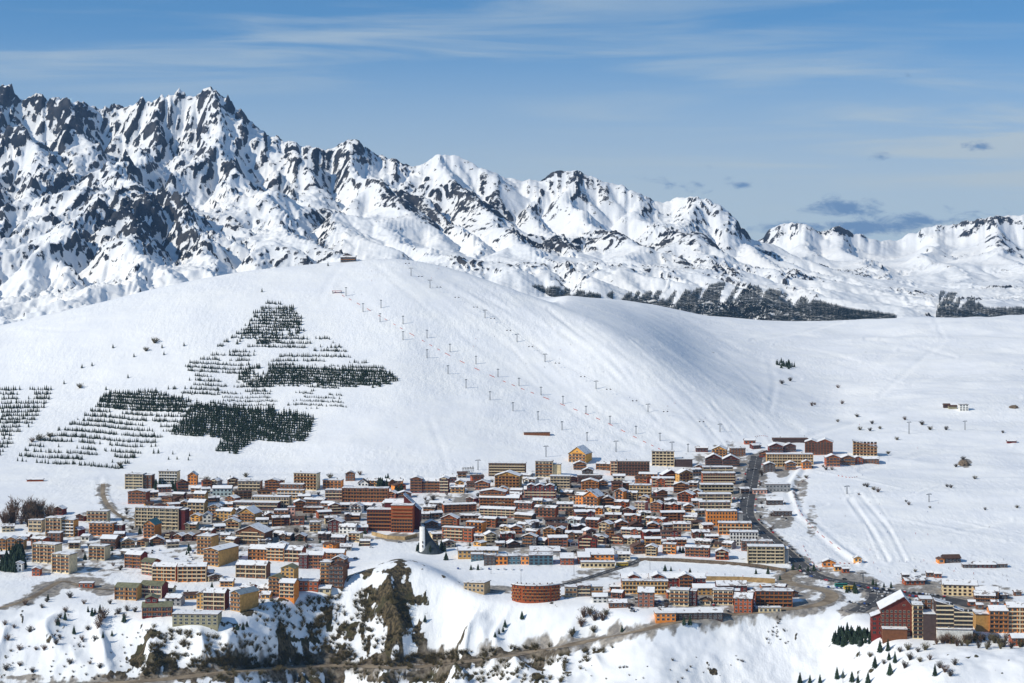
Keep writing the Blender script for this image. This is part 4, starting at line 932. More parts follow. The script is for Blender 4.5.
place(35, 481.5, 'low rust shed half buried in snow above the bare trees', 'shed', [W(16,2.6,'gables','rust',dep=5,bal=None,nwin=False)], 'shed', rz=D(6))
place(829, 567, 'orange timber ski hut beside the main street bend', 'hut', [W(13,7,'gablef','orange',dep=9,bal=None)], 'hut', rz=D(-6))
place(858, 562, 'small golden ski school hut on the piste edge', 'hut', [W(7,5,'gablef','golden',dep=6,bal=None)], 'hut')
# ------------------------------------------------------------------ the chalets between them, row by row (u, foot row, width, height, form, wall colour)
TONE = {'rust': 'russet timber', 'red': 'red timber', 'maroon': 'dark red', 'orange': 'orange timber', 'golden': 'golden timber', 'ochre': 'ochre', 'tan': 'tan', 'brown': 'brown timber', 'dark': 'dark timber', 'cream': 'cream', 'white': 'white', 'grey': 'grey', 'pink': 'pinkish', 'teal': 'pale teal', 'brick': 'brick red', 'olive': 'olive'}
FORM = {'f': 'gable fronted', 's': 'long roofed', 'b': 'flat roofed'}
ORD = ['first', 'second', 'third', 'fourth', 'fifth', 'sixth', 'seventh', 'eighth', 'ninth', 'tenth', 'eleventh', 'twelfth', 'thirteenth', 'fourteenth']
ROWS = [
 ('row at the back of the snowy field', [(640,554,14,9,'f','brown'),(651,556,11,9,'f','ochre'),(669,554,13,9,'b','orange'),(697,557,24,9,'s','rust'),(722,560,13,9,'f','rust'),(624,560,12,6,'s','cream')]),
 ('second chalet row behind the snowy field', [(616,544,14,8,'f','rust'),(632,544,17,6,'s','cream'),(653,545,16,6,'s','ochre'),(677,546,19,6,'s','rust'),(703,547,17,6,'s','grey'),(716,548,13,5,'s','tan')]),
 ('third chalet row behind the snowy field', [(631,538,20,8,'s','rust'),(652,539,18,7,'s','red'),(671,539,20,7,'s','red'),(701,538,17,6,'s','maroon'),(712,541,13,5,'s','grey')]),
 ('fourth chalet row behind the snowy field', [(622,529,12,7,'f','rust'),(637,530,14,7,'f','brown'),(653,531,11,7,'f','maroon'),(668,531,10,6,'s','grey'),(682,531,17,7,'s','orange'),(697,528,10,6,'s','dark')]),
 ('fifth chalet row behind the snowy field', [(613,523,9,7,'b','red'),(632,523,16,7,'s','rust'),(655,526,20,7,'s','rust'),(690,522,13,5,'s','grey')]),
 ('sixth chalet row behind the snowy field', [(612,514,16,6,'s','cream'),(628,516,10,7,'f','maroon'),(645,519,12,6,'s','cream'),(673,521,24,8,'s','brick'),(691,520,12,5,'s','white')]),
 ('third row below the cream windowed ochre block', [(621,509,14,7,'s','rust'),(640,511,11,8,'b','pink'),(656,512,12,9,'f','rust'),(673,513,16,8,'s','rust'),(689,515,10,9,'f','brown')]),
 ('next row under the cream windowed ochre block', [(619,501,9,10,'f','orange'),(630,500,14,7,'s','tan'),(644,503,10,6,'f','red'),(658,505,12,7,'b','ochre'),(671,506,12,6,'s','grey'),(685,502,16,9,'f','rust')]),
 ('row beside the cream windowed ochre block', [(603,487,10,6,'f','grey'),(617,491,10,8,'s','red'),(627,489,9,6,'s','rust'),(662,497,12,6,'f','red'),(681,493,15,9,'f','brown'),(693,489,9,6,'s','grey')]),
 ('row below the wide dark brick block', [(619,482,12,6,'s','white'),(641,485,13,7,'s','rust'),(663,487,22,8,'s','rust'),(671,481,18,9,'f','maroon'),(686,482,15,10,'f','ochre'),(697,476,10,6,'s','grey'),(648,479,18,5,'s','orange')]),
 ('row below the very big roofed orange chalet', [(565,511,16,7,'s','pink'),(580,513,12,6,'s','grey'),(594,514,17,6,'s','orange'),(608,506,13,8,'f','dark'),(603,499,10,6,'f','maroon')]),
 ('row of long roofs right of centre', [(545,517,22,9,'s','rust'),(571,516,12,6,'f','tan'),(585,520,20,8,'s','red'),(613,522,16,7,'s','red'),(601,524,9,5,'s','grey')]),
 ('row behind the dark chalet with white windows', [(533,528,13,6,'s','dark'),(555,524,21,5,'s','grey'),(557,532,22,7,'s','rust'),(574,524,14,5,'s','teal'),(592,528,13,8,'s','rust'),(604,531,12,8,'f','ochre'),(579,532,14,6,'s','dark')]),
 ('row around the golden gabled chalet at the centre', [(531,537,12,6,'s','orange'),(549,538,12,9,'f','golden'),(559,537,8,8,'f','dark'),(574,539,17,6,'s','brown'),(591,536,11,6,'f','pink'),(610,537,9,6,'f','orange')]),
 ('front row facing the grey shop roofs', [(529,547,15,11,'f','dark'),(541,546,9,6,'s','grey'),(558,547,19,9,'s','rust'),(573,546,6,4,'f','white'),(587,549,18,12,'f','red'),(602,544,9,7,'f','dark'),(514,548,13,6,'f','dark')]),
 ('row under the large rust timber hotel', [(460,512,33,7,'s','rust'),(497,517,36,8,'s','rust'),(523,509,18,6,'s','rust'),(500,507,9,5,'f','grey'),(470,503,9,5,'f','red'),(436,509,13,6,'s','brown')]),
 ('second row under the large rust timber hotel', [(449,529,17,12,'f','rust'),(470,523,20,7,'s','grey'),(487,527,18,8,'s','rust'),(499,526,16,7,'b','rust'),(523,521,20,6,'s','dark'),(524,529,16,5,'s','grey'),(437,519,12,6,'s','grey')]),
 ('third row under the large rust timber hotel', [(457,541,32,12,'b','rust'),(474,532,18,9,'b','orange'),(506,533,14,6,'s','tan'),(516,534,12,7,'f','rust')]),
 ('row behind the long low grey shed', [(480,542,11,6,'s','grey'),(491,543,11,9,'f','cream'),(508,541,14,7,'s','red'),(437,540,10,6,'s','cream'),(500,548,9,5,'s','grey')]),
 ('row between the cream tower and the golden lodge', [(529,484,14,5,'s','white'),(603,470,14,6,'s','brown'),(573,502,9,6,'b','tan'),(579,500,8,5,'f','ochre'),(566,497,12,5,'s','dark')]),
 ('upper rows behind the grey green slab', [(183,492,11,10,'f','red'),(195,493,10,5,'s','grey'),(207,488,9,7,'f','rust'),(214,486,8,6,'f','grey'),(233,486,10,7,'f','brown'),(206,494,9,5,'s','white')]),
 ('second rows behind the grey green slab', [(178,499,12,5,'s','maroon'),(193,501,14,5,'s','grey'),(230,503,12,6,'f','rust'),(213,503,14,5,'s','dark'),(243,499,18,7,'b','tan'),(168,503,16,5,'s','brown'),(184,507,10,5,'f','cream')]),
 ('houses just right of the grey green slab', [(190,530,13,6,'s','olive'),(206,536,13,6,'s','rust'),(220,532,11,6,'s','white'),(231,528,16,8,'f','cream'),(232,516,10,6,'s','grey'),(225,541,9,6,'s','cream')]),
 ('chalet row below the grey green slab', [(157,545,14,7,'f','maroon'),(168,540,9,6,'f','maroon'),(178,541,9,6,'f','red'),(188,541,9,6,'f','maroon'),(198,541,9,6,'f','rust'),(209,541,9,6,'f','maroon'),(173,548,12,6,'s','grey')]),
 ('chalets under the long brown hotel', [(262,527,12,7,'s','grey'),(281,526,17,8,'s','maroon'),(297,525,13,7,'s','rust'),(270,520,9,6,'f','brown'),(259,534,13,6,'f','dark'),(230,545,10,6,'s','brown')]),
 ('row right of the long brown hotel', [(300,511,11,9,'f','rust'),(314,506,21,6,'s','maroon'),(313,513,20,5,'b','brown'),(325,518,14,6,'s','rust'),(304,502,12,6,'s','cream'),(326,508,11,5,'s','grey')]),
 ('row below the long red brick slab', [(335,514,12,9,'f','rust'),(345,511,9,6,'s','grey'),(356,513,11,8,'f','white'),(367,511,10,6,'s','grey'),(352,521,15,6,'s','dark'),(331,524,12,6,'s','cream')]),
 ('houses below the white modern house', [(324,540,12,6,'s','dark'),(338,543,13,6,'s','brown'),(354,542,12,8,'b','cream'),(329,549,14,5,'s','orange'),(346,551,11,5,'s','grey'),(365,546,10,5,'s','brown'),(300,541,10,6,'f','brown'),(285,541,12,6,'s','dark')]),
 ('houses in the hollow left of centre', [(265,545,12,5,'s','grey'),(278,538,10,5,'s','white'),(429,513,12,6,'s','dark'),(424,520,11,6,'s','grey'),(432,528,12,6,'f','brown')]),
 ('small houses around the cream tower pair', [(75,536,10,7,'f','red'),(80,521,10,6,'f','maroon'),(58,515,10,7,'f','red'),(37,546,15,7,'s','rust'),(128,548,14,8,'f','cream'),(74,549,11,6,'s','cream'),(119,541,10,7,'s','maroon'),(85,541,8,5,'s','white')]),
 ('small houses at the left end of town', [(8,532,12,6,'s','cream'),(24,541,10,5,'s','brown'),(3,560,11,6,'s','grey'),(124,556,9,5,'s','grey'),(141,547,9,6,'f','cream')]),
 ('small roofs beside the main street stack', [(697,497,9,6,'f','rust'),(697,507,10,6,'s','grey'),(700,517,11,6,'s','cream'),(708,531,11,6,'s','white'),(745,494,9,5,'s','grey'),(727,549,10,6,'s','grey')]),
 ('lone houses at the foot of the ski slope', [(462,478,9,5,'s','grey'),(525,480,11,5,'s','grey'),(612,469,9,5,'f','brown'),(699,472,10,6,'f','maroon'),(757,449,9,4,'s','maroon'),(764,457,10,5,'f','red')]),
]
labels_used = set()
for rowname, items in ROWS:
    items = sorted(items)
    for i, (u, vb, w, h, form, col) in enumerate(items):
        kind = {'f': 'gablef', 's': 'gables', 'b': 'flat'}[form]
        rnd = random.Random(int(u * 13 + vb * 7))
        dep = rnd.uniform(8.5, 11); h *= 1.12
        lab = '%s %s chalet, %s from left in the %s' % (TONE[col], FORM[form], ORD[i], rowname)
        n = len(lab.split())
        if n > 16: lab = '%s chalet, %s from left in the %s' % (TONE[col], ORD[i], rowname)
        if len(lab.split()) > 16: lab = '%s chalet, %s from left in the %s' % (TONE[col].replace(' timber', ''), ORD[i], rowname)
        if len(lab.split()) > 16: lab = lab.replace('chalet, ', '', 1).replace(' from left', ' chalet from left')
        if len(lab.split()) > 16: lab = lab.replace('dark red', 'maroon').replace('pale teal', 'teal').replace('brick red', 'brick')
        if lab in labels_used or len(lab.split()) > 16: print('LABEL', lab, len(lab.split()))
        labels_used.add(lab)
        opt = dict(w=w, h=h, kind=kind, wall=col, dep=dep, bay=4.6, fl=3.1, bal=rnd.choice(['wood', 'wood', 'dark', 'cream']), win=rnd.choice(['cream', 'white', 'wood', 'cream']),
                   balfull=rnd.random() < .6, pitch=rnd.uniform(.36, .5) if form == 'f' else rnd.uniform(.22, .34), chim=rnd.random() < .6, snow=rnd.random() > .12, over=.9, snowt=rnd.uniform(.35, .65))
        opts = [opt]
        if form == 's' and w > 11 and rnd.random() < .38:
            opts.append(dict(opt, kind='gablef', w=w * rnd.uniform(.34, .5), h=h * rnd.uniform(.92, 1.06), x=w * rnd.uniform(-.28, .28), y=-1.3, dep=dep * .8, pitch=.42, bal=None, chim=False, over=.7))
        r = place(u, vb, lab, 'chalet', opts, 'chalet', group=rowname if not rowname.startswith('lone') else 'houses at the foot of the ski slope', rz=D(rnd.uniform(-32, 22)))

# crowded small houses filling the gaps of the two halves of town
SMALL = {}
def gap(u, v, w): return all(abs(u - bu) > (bw + w) * .5 - 2 or v < bv - 5 or v > bv + 5 for bu, bv, bw in SEEN_B)
rf_ = random.Random(99); fill = []
for half, (u0, u1, v0, v1) in (('left', (148, 412, 486, 552)), ('left', (150, 345, 545, 600)), ('central', (425, 705, 482, 552)), ('lower right', (610, 800, 592, 610))):
    v = v0
    while v < v1:
        u = u0 + rf_.uniform(0, 8)
        while u < u1:
            w = rf_.uniform(8, 14)
            if not (half == 'left' and ((150 < u < 192 and 541 < v < 558) or (212 < u < 245 and 548 < v < 572) or (v > 560 and rf_.random() < .55) or (265 < u < 310 and 527 < v < 545) or (355 < u < 425 and 536 < v < 556))) and gap(u, v, w) and rf_.random() < .62:
                form = rf_.choice('ssf'); col = rf_.choice(['rust', 'brown', 'rust', 'cream', 'orange', 'orange', 'red', 'ochre', 'golden', 'maroon'])
                fill.append((half, form, col, u, v + rf_.uniform(-1, 1), w)); SEEN_B.append((u, v, w))
            u += w + rf_.uniform(1, 5)
        v += 6.0
fill.sort(key=lambda t: t[3])
for half, form, col, u, v, w in fill:
    k_ = (half, form, col); SMALL[k_] = SMALL.get(k_, 0) + 1
    if SMALL[k_] > len(ORD): continue
    lab = 'small %s %s house filling the %s town, %s such from the left' % (TONE[col], {'f': 'gabled', 's': 'long'}[form], half, ORD[SMALL[k_] - 1])
    place(u, v, lab, 'house', [dict(w=w, h=rf_.uniform(5.5, 7.5), kind={'f': 'gablef', 's': 'gables'}[form], wall=col, dep=rf_.uniform(7.5, 10), bay=4.6, fl=3.1, bal=rf_.choice(['wood', 'dark', None]), balfull=False, pitch=rf_.uniform(.26, .46), snow=rf_.random() > .15, snowt=rf_.uniform(.3, .6), chim=rf_.random() < .5)], 'small_house', group='small houses filling the %s town' % half, rz=D(rf_.uniform(-35, 30)))
# ------------------------------------------------------------------ the round timber building and the church
def round_building():
    p = ground(536, 602); k = p.y / FOC
    r = root('round_building', p, 0, 'curved timber building with rust balconies on the snowy brink at the centre', 'apartment block')
    Rr = 26 * k; Hh = 16 * k; n = 26
    ang = [math.radians(-158 + 136 * i / n) for i in range(n + 1)]
    pts = [(Rr * math.cos(a), Rr * 0.62 * math.sin(a) + Rr * .5) for a in ang]
    q = MB(); q.prism(pts, 'z', -9, Hh); q.build('wall', wall_mat('rust'), r)
    q = MB(); q.prism([(x * 1.04, (y - Rr * .2) * 1.05 + Rr * .2) for x, y in pts], 'z', Hh + .01, Hh + .6)
    ro = q.build('roof', M_ROOF, r)
    q = MB(); q.prism([(x * 1.0, (y - Rr * .2) * 1.0 + Rr * .2) for x, y in pts], 'z', Hh + .6, Hh + 1.4); q.build('snow_cover', M_SNOW, ro)
    for f in range(5):
        for i in range(n):
            a = pts[i]; b = pts[i + 1]; L = math.hypot(b[0] - a[0], b[1] - a[1]); rot = math.atan2(b[1] - a[1], b[0] - a[0])
            mx, my = (a[0] + b[0]) / 2, (a[1] + b[1]) / 2; z = Hh / 5 * f
            if (i + f) % 2 == 0 and f < 5 and i % 13 != 6: put('window', WIN['dark'], r, (mx, my, z + 1.6), rot, (L * .62, 1, 1.7))
            if f > 0 and i % 13 != 6: put('balcony', BAL['wood'], r, (mx, my, z), rot, (L * .98, .8, .9))
    for k_ in range(7):
        a = ang[int(2 + k_ * 3.4)]; cq = MB(); cx, cy = Rr * .85 * math.cos(a), Rr * .5 * math.sin(a) + Rr * .5
        cq.box(cx - .5, cx + .5, cy - .5, cy + .5, Hh + 1.3, Hh + 2.6); cq.build('vent', M_DARKTRIM, ro)
round_building()
def church():
    p = ground(430, 555); k = p.y / FOC
    r = root('church', p, 0, 'round church with white curved tower and dark roof sweeping down like a tent', 'church')
    q = MB(); n = 28
    # roof: a swept cone, high at the tower on the left and falling to the right
    rows = 9; base = 13 * k
    for j in range(rows + 1):
        t = j / rows
        for i in range(n):
            a = 2 * PI * i / n; rad = base * (1 - t) ** 1.45 + 1.2
            q.v.append((-4.5 * k * t + rad * math.cos(a), 12 + rad * .8 * math.sin(a), 25 * k * t - 1))
    for j in range(rows):
        for i in range(n):
            q.f.append((j*n+i, j*n+(i+1)%n, (j+1)*n+(i+1)%n, (j+1)*n+i)); q.m.append(0)
    q.f.append(tuple(rows * n + i for i in range(n))); q.m.append(0)
    q.build('roof', flat_mat('church_slate_roof', (0.05, 0.065, 0.075), 0.6), r)
    q = MB(); pts = []
    for i in range(15):
        a = math.radians(100 + 200 * i / 14); pts.append((-7 * k + 4.2 * k * math.cos(a), 9 + 4.2 * k * math.sin(a)))
    top = [(x * .86 - 1.2, y * .86 + 1) for x, y in pts]
    m_ = len(pts)
    q.v += [(x, y, -4) for x, y in pts] + [(x, y, 27 * k) for x, y in top]
    for i in range(m_): q.f.append((i, (i + 1) % m_, m_ + (i + 1) % m_, m_ + i)); q.m.append(0)
    q.f.append(tuple(range(m_, 2 * m_))); q.m.append(0)
    tw = q.build('tower', M_WHITE, r)
    q = MB(); q.tube((-9.2 * k, 7, 26 * k), (-9.2 * k, 7, 33 * k), .3, .2); q.box(-9.2 * k - 1.1, -9.2 * k + 1.1, 6.85, 7.15, 31 * k, 31 * k + .4); q.build('cross', M_METAL, tw)
    for t in range(4):
        put('window', WIN['dark'], r, (-7.6 * k, 9 - 4.3 * k, (8 + 4 * t) * k), 0, (1.0, 1, 2.2)) if t < 2 else None
church()
# ------------------------------------------------------------------ road ribbons
M_ASPH, nt, b = new_mat('asphalt', 0.85, 0.3)
P = nt.node('ShaderNodeNewGeometry').outputs['Position']
c = nt.mix(nt.ramp(nt.noise(0.06, 5, 0.6, P), 0.35, 0.65), (0.040, 0.041, 0.046), (0.085, 0.082, 0.082))
nt.link(nt.mix(nt.math('MULTIPLY', nt.ramp(nt.noise(0.10, 6, 0.7, P), 0.56, 0.72), 0.6), c, (0.55, 0.54, 0.52)), b.inputs['Base Color'])
M_DIRTROAD, nt, b = new_mat('wet_gravel_road', 0.85, 0.3)
P = nt.node('ShaderNodeNewGeometry').outputs['Position']
c = nt.mix(nt.ramp(nt.noise(0.06, 5, 0.6, P), 0.35, 0.65), (0.15, 0.115, 0.08), (0.30, 0.24, 0.17))
nt.link(nt.mix(nt.math('MULTIPLY', nt.ramp(nt.noise(0.10, 6, 0.7, P), 0.60, 0.75), 0.6), c, (0.6, 0.59, 0.57)), b.inputs['Base Color'])
M_LINE = flat_mat('road_paint', (0.7, 0.7, 0.68), 0.7, 0.1)
def ribbon(name, L, w, mat, lift=0.18, off=0.0, dash=None):
    q = MB(); prev = None
    for i in range(len(L)):
        a = L[max(0, i - 1)]; b = L[min(len(L) - 1, i + 1)]
        t = np.array([b[0] - a[0], b[1] - a[1]]); t /= np.linalg.norm(t) + 1e-9; nrm_ = np.array([-t[1], t[0]])
        row = []
        for s in (-.5, -.25, 0, .25, .5):
            x, y = L[i][0] + nrm_[0] * (s * w + off), L[i][1] + nrm_[1] * (s * w + off)
            row.append(len(q.v)); q.v.append((x, y, max(L[i][2], zat(x, y)) + lift))
        if prev and not (dash and i % dash == 0):
            for k in range(4): q.f.append((prev[k + 1], prev[k], row[k], row[k + 1])); q.m.append(0)
        prev = row
    return q.build(name, mat)
def densify(L, step=6.0):
    out = [L[0]]
    for a, b in zip(L[:-1], L[1:]):
        n = max(1, int(np.hypot(*(b - a)[:2]) / step))
        for k in range(1, n + 1): out.append(a + (b - a) * k / n)
    return np.array(out)
for name, L, w in ROADW:
    LL = densify(L)
    o = ribbon(name, LL, w, M_DIRTROAD if name in ('valley_road', 'upper_track', 'side_street') else M_ASPH); o['kind'] = 'structure'
    if name in ('main_street', 'back_street'):
        o = ribbon('road_marking', LL, 0.35, M_LINE, 0.22, dash=2); o['kind'] = 'structure'
# retaining wall along the back of the snowy field, stone parapet of the valley road
def wall_along(pts, h, th, mat, label, cat, name, z0=-3, lift=0):
    q = MB(); L = [ground(*p) for p in pts]
    for a, b in zip(L[:-1], L[1:]):
        t = Vector((b.x - a.x, b.y - a.y, 0)).normalized(); n_ = Vector((-t.y, t.x, 0)) * (th / 2)
        i = len(q.v)
        for p_, zz in ((a, z0), (b, z0), (a, h), (b, h)):
            for s in (-1, 1): q.v.append((p_.x + s * n_.x, p_.y + s * n_.y, p_.z + zz))
        q.f += [(i, i+2, i+6, i+4), (i+1, i+5, i+7, i+3), (i+4, i+6, i+7, i+5), (i, i+4, i+5, i+1), (i+2, i+3, i+7, i+6)]; q.m += [0] * 5
    o = q.build(name, mat); tag(o, label, cat); return o
M_STONE = flat_mat('rough_stone', (0.16, 0.12, 0.085), 0.9, 0.4, 0.6)
wall_along([(640,561),(680,561.5),(720,564),(760,567.5),(786,572)], 3.0, 1.2, M_STONE, 'dark stone retaining wall along the back of the snowy field', 'wall', 'retaining_wall')
wall_along([(706,580.5),(740,581),(775,583)], 4.0, 1.2, flat_mat('ochre_wall', (0.42, 0.28, 0.13), .9), 'ochre wall along the front right edge of the snowy field', 'wall', 'boundary_wall')

wall_along([(372,535),(388,539),(405,540),(417,537)], 3.5, 1.2, flat_mat('ochre_bank_wall', (0.40, 0.28, 0.14), .9), 'ochre retaining bank under the huge stepped red building', 'wall', 'retaining_wall')
# ------------------------------------------------------------------ vehicles
CARC = {'white': (0.75, 0.75, 0.75), 'black': (0.02, 0.02, 0.022), 'grey': (0.22, 0.23, 0.25), 'silver': (0.5, 0.51, 0.53), 'blue': (0.04, 0.08, 0.25), 'red': (0.4, 0.02, 0.02), 'yellow': (0.7, 0.45, 0.03), 'green': (0.02, 0.22, 0.16)}
def paint(c):
    m, nt, b = new_mat('car_paint_' + c, 0.35, 0.5); b.inputs['Base Color'].default_value = (*CARC[c], 1); return m
CP = {c: paint(c) for c in CARC}
m, nt, b = new_mat('tyre_rubber', 0.9, 0.1); b.inputs['Base Color'].default_value = (0.012, 0.012, 0.013, 1); M_TYRE = m
def car_body(c):
    q = MB(); q.prism([(-2.15, .35), (2.15, .35), (2.2, .75), (1.9, .92), (1.1, .98), (.55, 1.46), (-1.35, 1.48), (-2.0, 1.0), (-2.2, .9)], 'y', -.86, .86); return q.mesh('car_body_' + c, CP[c])
CB = {c: car_body(c) for c in CARC}
q = MB(); q.prism([(1.02, 1.0), (.55, 1.40), (-1.3, 1.41), (-1.8, 1.02)], 'y', -.885, .885); CG = q.mesh('car_windows', M_GLASS)
q = MB(); q.tube((0, -.1, 0), (0, .1, 0), .33, .33, 12); CWH = q.mesh('car_wheel', M_TYRE)
q = MB(); q.box(-1.3, .5, -.8, .8, 1.485, 1.62); q.box(1.2, 2.0, -.75, .75, .955, 1.05); CSN = q.mesh('car_snow', M_SNOW)
def car(x, y, rz, c, where, group, snow=False):
    r = root('parked_car', (x, y, zat(x, y) + .22), rz, ('snow capped ' if snow else '') + '%s car %s' % (c, where), 'car', group)
    put('body', CB[c], r); put('windows', CG, r)
    for sx in (-1.35, 1.35):
        for sy in (-.8, .8): put('wheel', CWH, r, (sx, sy, .33))
    if snow: put('snow_cover', CSN, r)
rc = random.Random(5)
CCH = ['white', 'black', 'grey', 'silver', 'blue', 'black', 'grey', 'red', 'white']
def along(Lname):
    for n_, L, w in ROADW:
        if n_ == Lname: return densify(L, 2.0), w
L, w = along('main_street')
i = 6
while i < len(L) - 40:
    t = L[i + 2] - L[i - 2]; t = t / np.linalg.norm(t[:2]); nn = np.array([-t[1], t[0]])
    for sd in (-1, 1):
        if rc.random() < .62: car(L[i][0] + sd * nn[0] * (w / 2 + 1.5), L[i][1] + sd * nn[1] * (w / 2 + 1.5), math.atan2(t[1], t[0]), rc.choice(CCH), 'parked along the dark main street', 'cars parked along the main street', rc.random() < .3)
    i += rc.choice([4, 5, 6, 8])
def lot(u0, u1, v, where, group, n, vv=None):
    for k in range(n):
        if rc.random() < .12: continue
        t = k / max(1, n - 1); p = ground(u0 + (u1 - u0) * t, v + ((vv - v) * t if vv else 0))
        car(p.x, p.y, PI / 2 + rc.uniform(-.1, .1), rc.choice(CCH), where, group, rc.random() < .25)
lot(868, 944, 588.5, 'in the back line of the big car park', 'cars in the big car park', 26, 597)
lot(872, 944, 592, 'in the middle line of the big car park', 'cars in the big car park', 24, 600.5)
lot(882, 940, 597, 'in the front line of the big car park', 'cars in the big car park', 18, 604)
lot(824, 862, 587.5, 'on the small car park inside the road bends', 'cars on the small car park', 10, 590)
lot(742, 756, 470, 'in the shade beside the street stack', 'cars beside the street stack', 5)
lot(738, 747, 480, 'in the shade beside the street stack', 'cars beside the street stack', 4)
lot(736, 745, 489, 'in the shade beside the street stack', 'cars beside the street stack', 4)
lot(734, 744, 499, 'in the shade beside the street stack', 'cars beside the street stack', 4)
lot(846, 868, 602, 'below the road beside the red gable hotel', 'cars below the road', 7, 605)
lot(762, 790, 508, 'on the muddy ground east of the street', 'cars east of the street', 8, 521)
lot(458, 520, 569, 'on the snowy square in front of the modern hall', 'cars on the snowy square', 9, 570)
lot(100, 128, 527, 'beside the upper track at the left', 'cars beside the upper track', 5, 526)
def bus(u, v, c, label):
    p = ground(u, v); r = root('bus', (p.x, p.y, p.z + .25), .1, label, 'bus')
    q = MB(); q.prism([(-5.8, .4), (5.8, .4), (5.8, 2.6), (5.5, 3.1), (-5.7, 3.15), (-5.8, 2.9)], 'y', -1.25, 1.25); q.build('body', CP[c], r)
    for sy in (-1.27, 1.265): q = MB(); q.box(-5.4, 5.4, sy, sy + .01, 1.6, 2.6); q.build('window', M_GLASS, r)
    for sx in (-3.6, 3.4):
        for sy in (-1.2, 1.2): put('wheel', CWH, r, (sx, sy, .45), 0, (1.4, 1.4, 1.4))
bus(841, 587, 'green', 'green coach parked on the small car park inside the road bends')
bus(850, 589.5, 'yellow', 'yellow snow plough truck on the small car park inside the road bends')
bus(622, 566, 'yellow', 'yellow coach at the street junction below the chalets')
# ------------------------------------------------------------------ trees and bushes
M_NEEDLE, nt, b = new_mat('conifer_needles', 0.85, 0.15)
oi = nt.node('ShaderNodeObjectInfo'); P = nt.node('ShaderNodeNewGeometry').outputs['Position']
c = nt.mix(nt.ramp(nt.noise(0.9, 4, 0.6, P), 0.3, 0.7), (0.016, 0.030, 0.022), (0.045, 0.070, 0.042))
hs = nt.node('ShaderNodeHueSaturation'); nt.link(c, hs.inputs['Color']); nt.link(nt.math('ADD', .7, nt.math('MULTIPLY', oi.outputs['Random'], .7)), hs.inputs['Value']); nt.link(hs.outputs[0], b.inputs['Base Color'])
M_FARN, nt, b = new_mat('far_conifer_needles', 0.9, 0.1)
b.inputs['Base Color'].default_value = (0.012, 0.020, 0.019, 1)
M_BARK = flat_mat('bark', (0.09, 0.065, 0.045), 0.95)
M_TWIG = flat_mat('bare_twigs', (0.14, 0.085, 0.055), 0.95, 0.35, 0.8)
M_TWIGD = flat_mat('dark_twigs', (0.075, 0.060, 0.045), 0.95, 0.35, 0.8)
M_TWIGO = flat_mat('olive_twigs', (0.13, 0.105, 0.05), 0.95, 0.35, 0.8)
def conifer_parts(h, seed, layers=7):
    rnd = random.Random(seed); cr = MB()
    R0 = h * rnd.uniform(.20, .27)
    for l in range(layers):
        t = l / layers; z0 = h * (.08 + .86 * t); rad = R0 * (1 - t) ** .85 + h * .015; n = 9
        top = (rnd.uniform(-.03, .03) * h * .3, rnd.uniform(-.03, .03) * h * .3, min(h, z0 + h * .30 * (1 - t * .4)))
        i = len(cr.v); cr.v.append(top)
        for k in range(n * 2):
            a = PI * k / n + rnd.uniform(-.12, .12); rr = rad * (rnd.uniform(.85, 1.25) if k % 2 == 0 else rnd.uniform(.45, .65))
            cr.v.append((rr * math.cos(a), rr * math.sin(a), z0 - rr * .28 + rnd.uniform(-.02, .02) * h))
        for k in range(n * 2): cr.f.append((i, i + 1 + k, i + 1 + (k + 1) % (n * 2))); cr.m.append(0)
    tr = MB(); tr.tube((0, 0, -1.0), (0, 0, h * .9), h * .022, h * .004, 6)
    return cr, tr
CON = []
for s in range(5):
    cr, tr = conifer_parts(1.0, 100 + s); CON.append((cr.mesh('conifer_crown', M_NEEDLE), tr.mesh('conifer_trunk', M_BARK), cr))
def conifer(u, v, hpx, label, group, p=None, cat='tree'):
    p = p or ground(u, v); h = hpx * p.y / FOC; k = rt.randrange(5)
    r = root('conifer', p, rt.uniform(0, 6), label, cat, group)
    wd = rt.uniform(.9, 1.3)
    put('crown', CON[k][0], r, (0, 0, 0), 0, (h * wd, h * wd, h)); put('trunk', CON[k][1], r, (0, 0, 0), 0, (h * wd, h * wd, h))
    return r
rt = random.Random(77)
def bush_mesh(seed, n, mat, kind='round', name='twigs'):
    """bare shrub: many thin tapering twigs fanning from the foot, each with side twigs"""
    rnd = random.Random(seed); q = MB()
    for _ in range(n):
        a = rnd.uniform(0, 2 * PI); s = rnd.uniform(0.05, 1.0) ** .6; hh = rnd.uniform(.55, 1.0) * (1 - .35 * s)
        b0 = (rnd.uniform(-.1, .1), rnd.uniform(-.1, .1), -.05); e = (.52 * s * math.cos(a), .52 * s * math.sin(a), hh)
        mid = tuple((b0[k] * .45 + e[k] * .55) + rnd.uniform(-.05, .05) for k in range(3))
        def tw(p0, p1, w):
            d = Vector(p1) - Vector(p0); o = d.cross(Vector((rnd.uniform(-1, 1), rnd.uniform(-1, 1), rnd.uniform(-1, 1)))).normalized() * w
            i = len(q.v); q.v.extend([tuple(Vector(p0) - o), tuple(Vector(p0) + o), tuple(p1)]); q.f.append((i, i + 1, i + 2)); q.m.append(0)
        tw(b0, e, .022)
        for _k in range(5):
            t = rnd.uniform(.3, .95); s0 = tuple(b0[k] + (e[k] - b0[k]) * t for k in range(3))
            tw(s0, (s0[0] + rnd.uniform(-.2, .2), s0[1] + rnd.uniform(-.2, .2), s0[2] + rnd.uniform(.02, .2)), .020)
    return q.mesh(name, mat)
BUSH = {'brown': [bush_mesh(s, 34, M_TWIG) for s in (1, 2, 3)], 'dark': [bush_mesh(s, 44, M_TWIGD) for s in (4, 5, 6)], 'olive': [bush_mesh(s, 40, M_TWIGO) for s in (7, 8, 9)]}
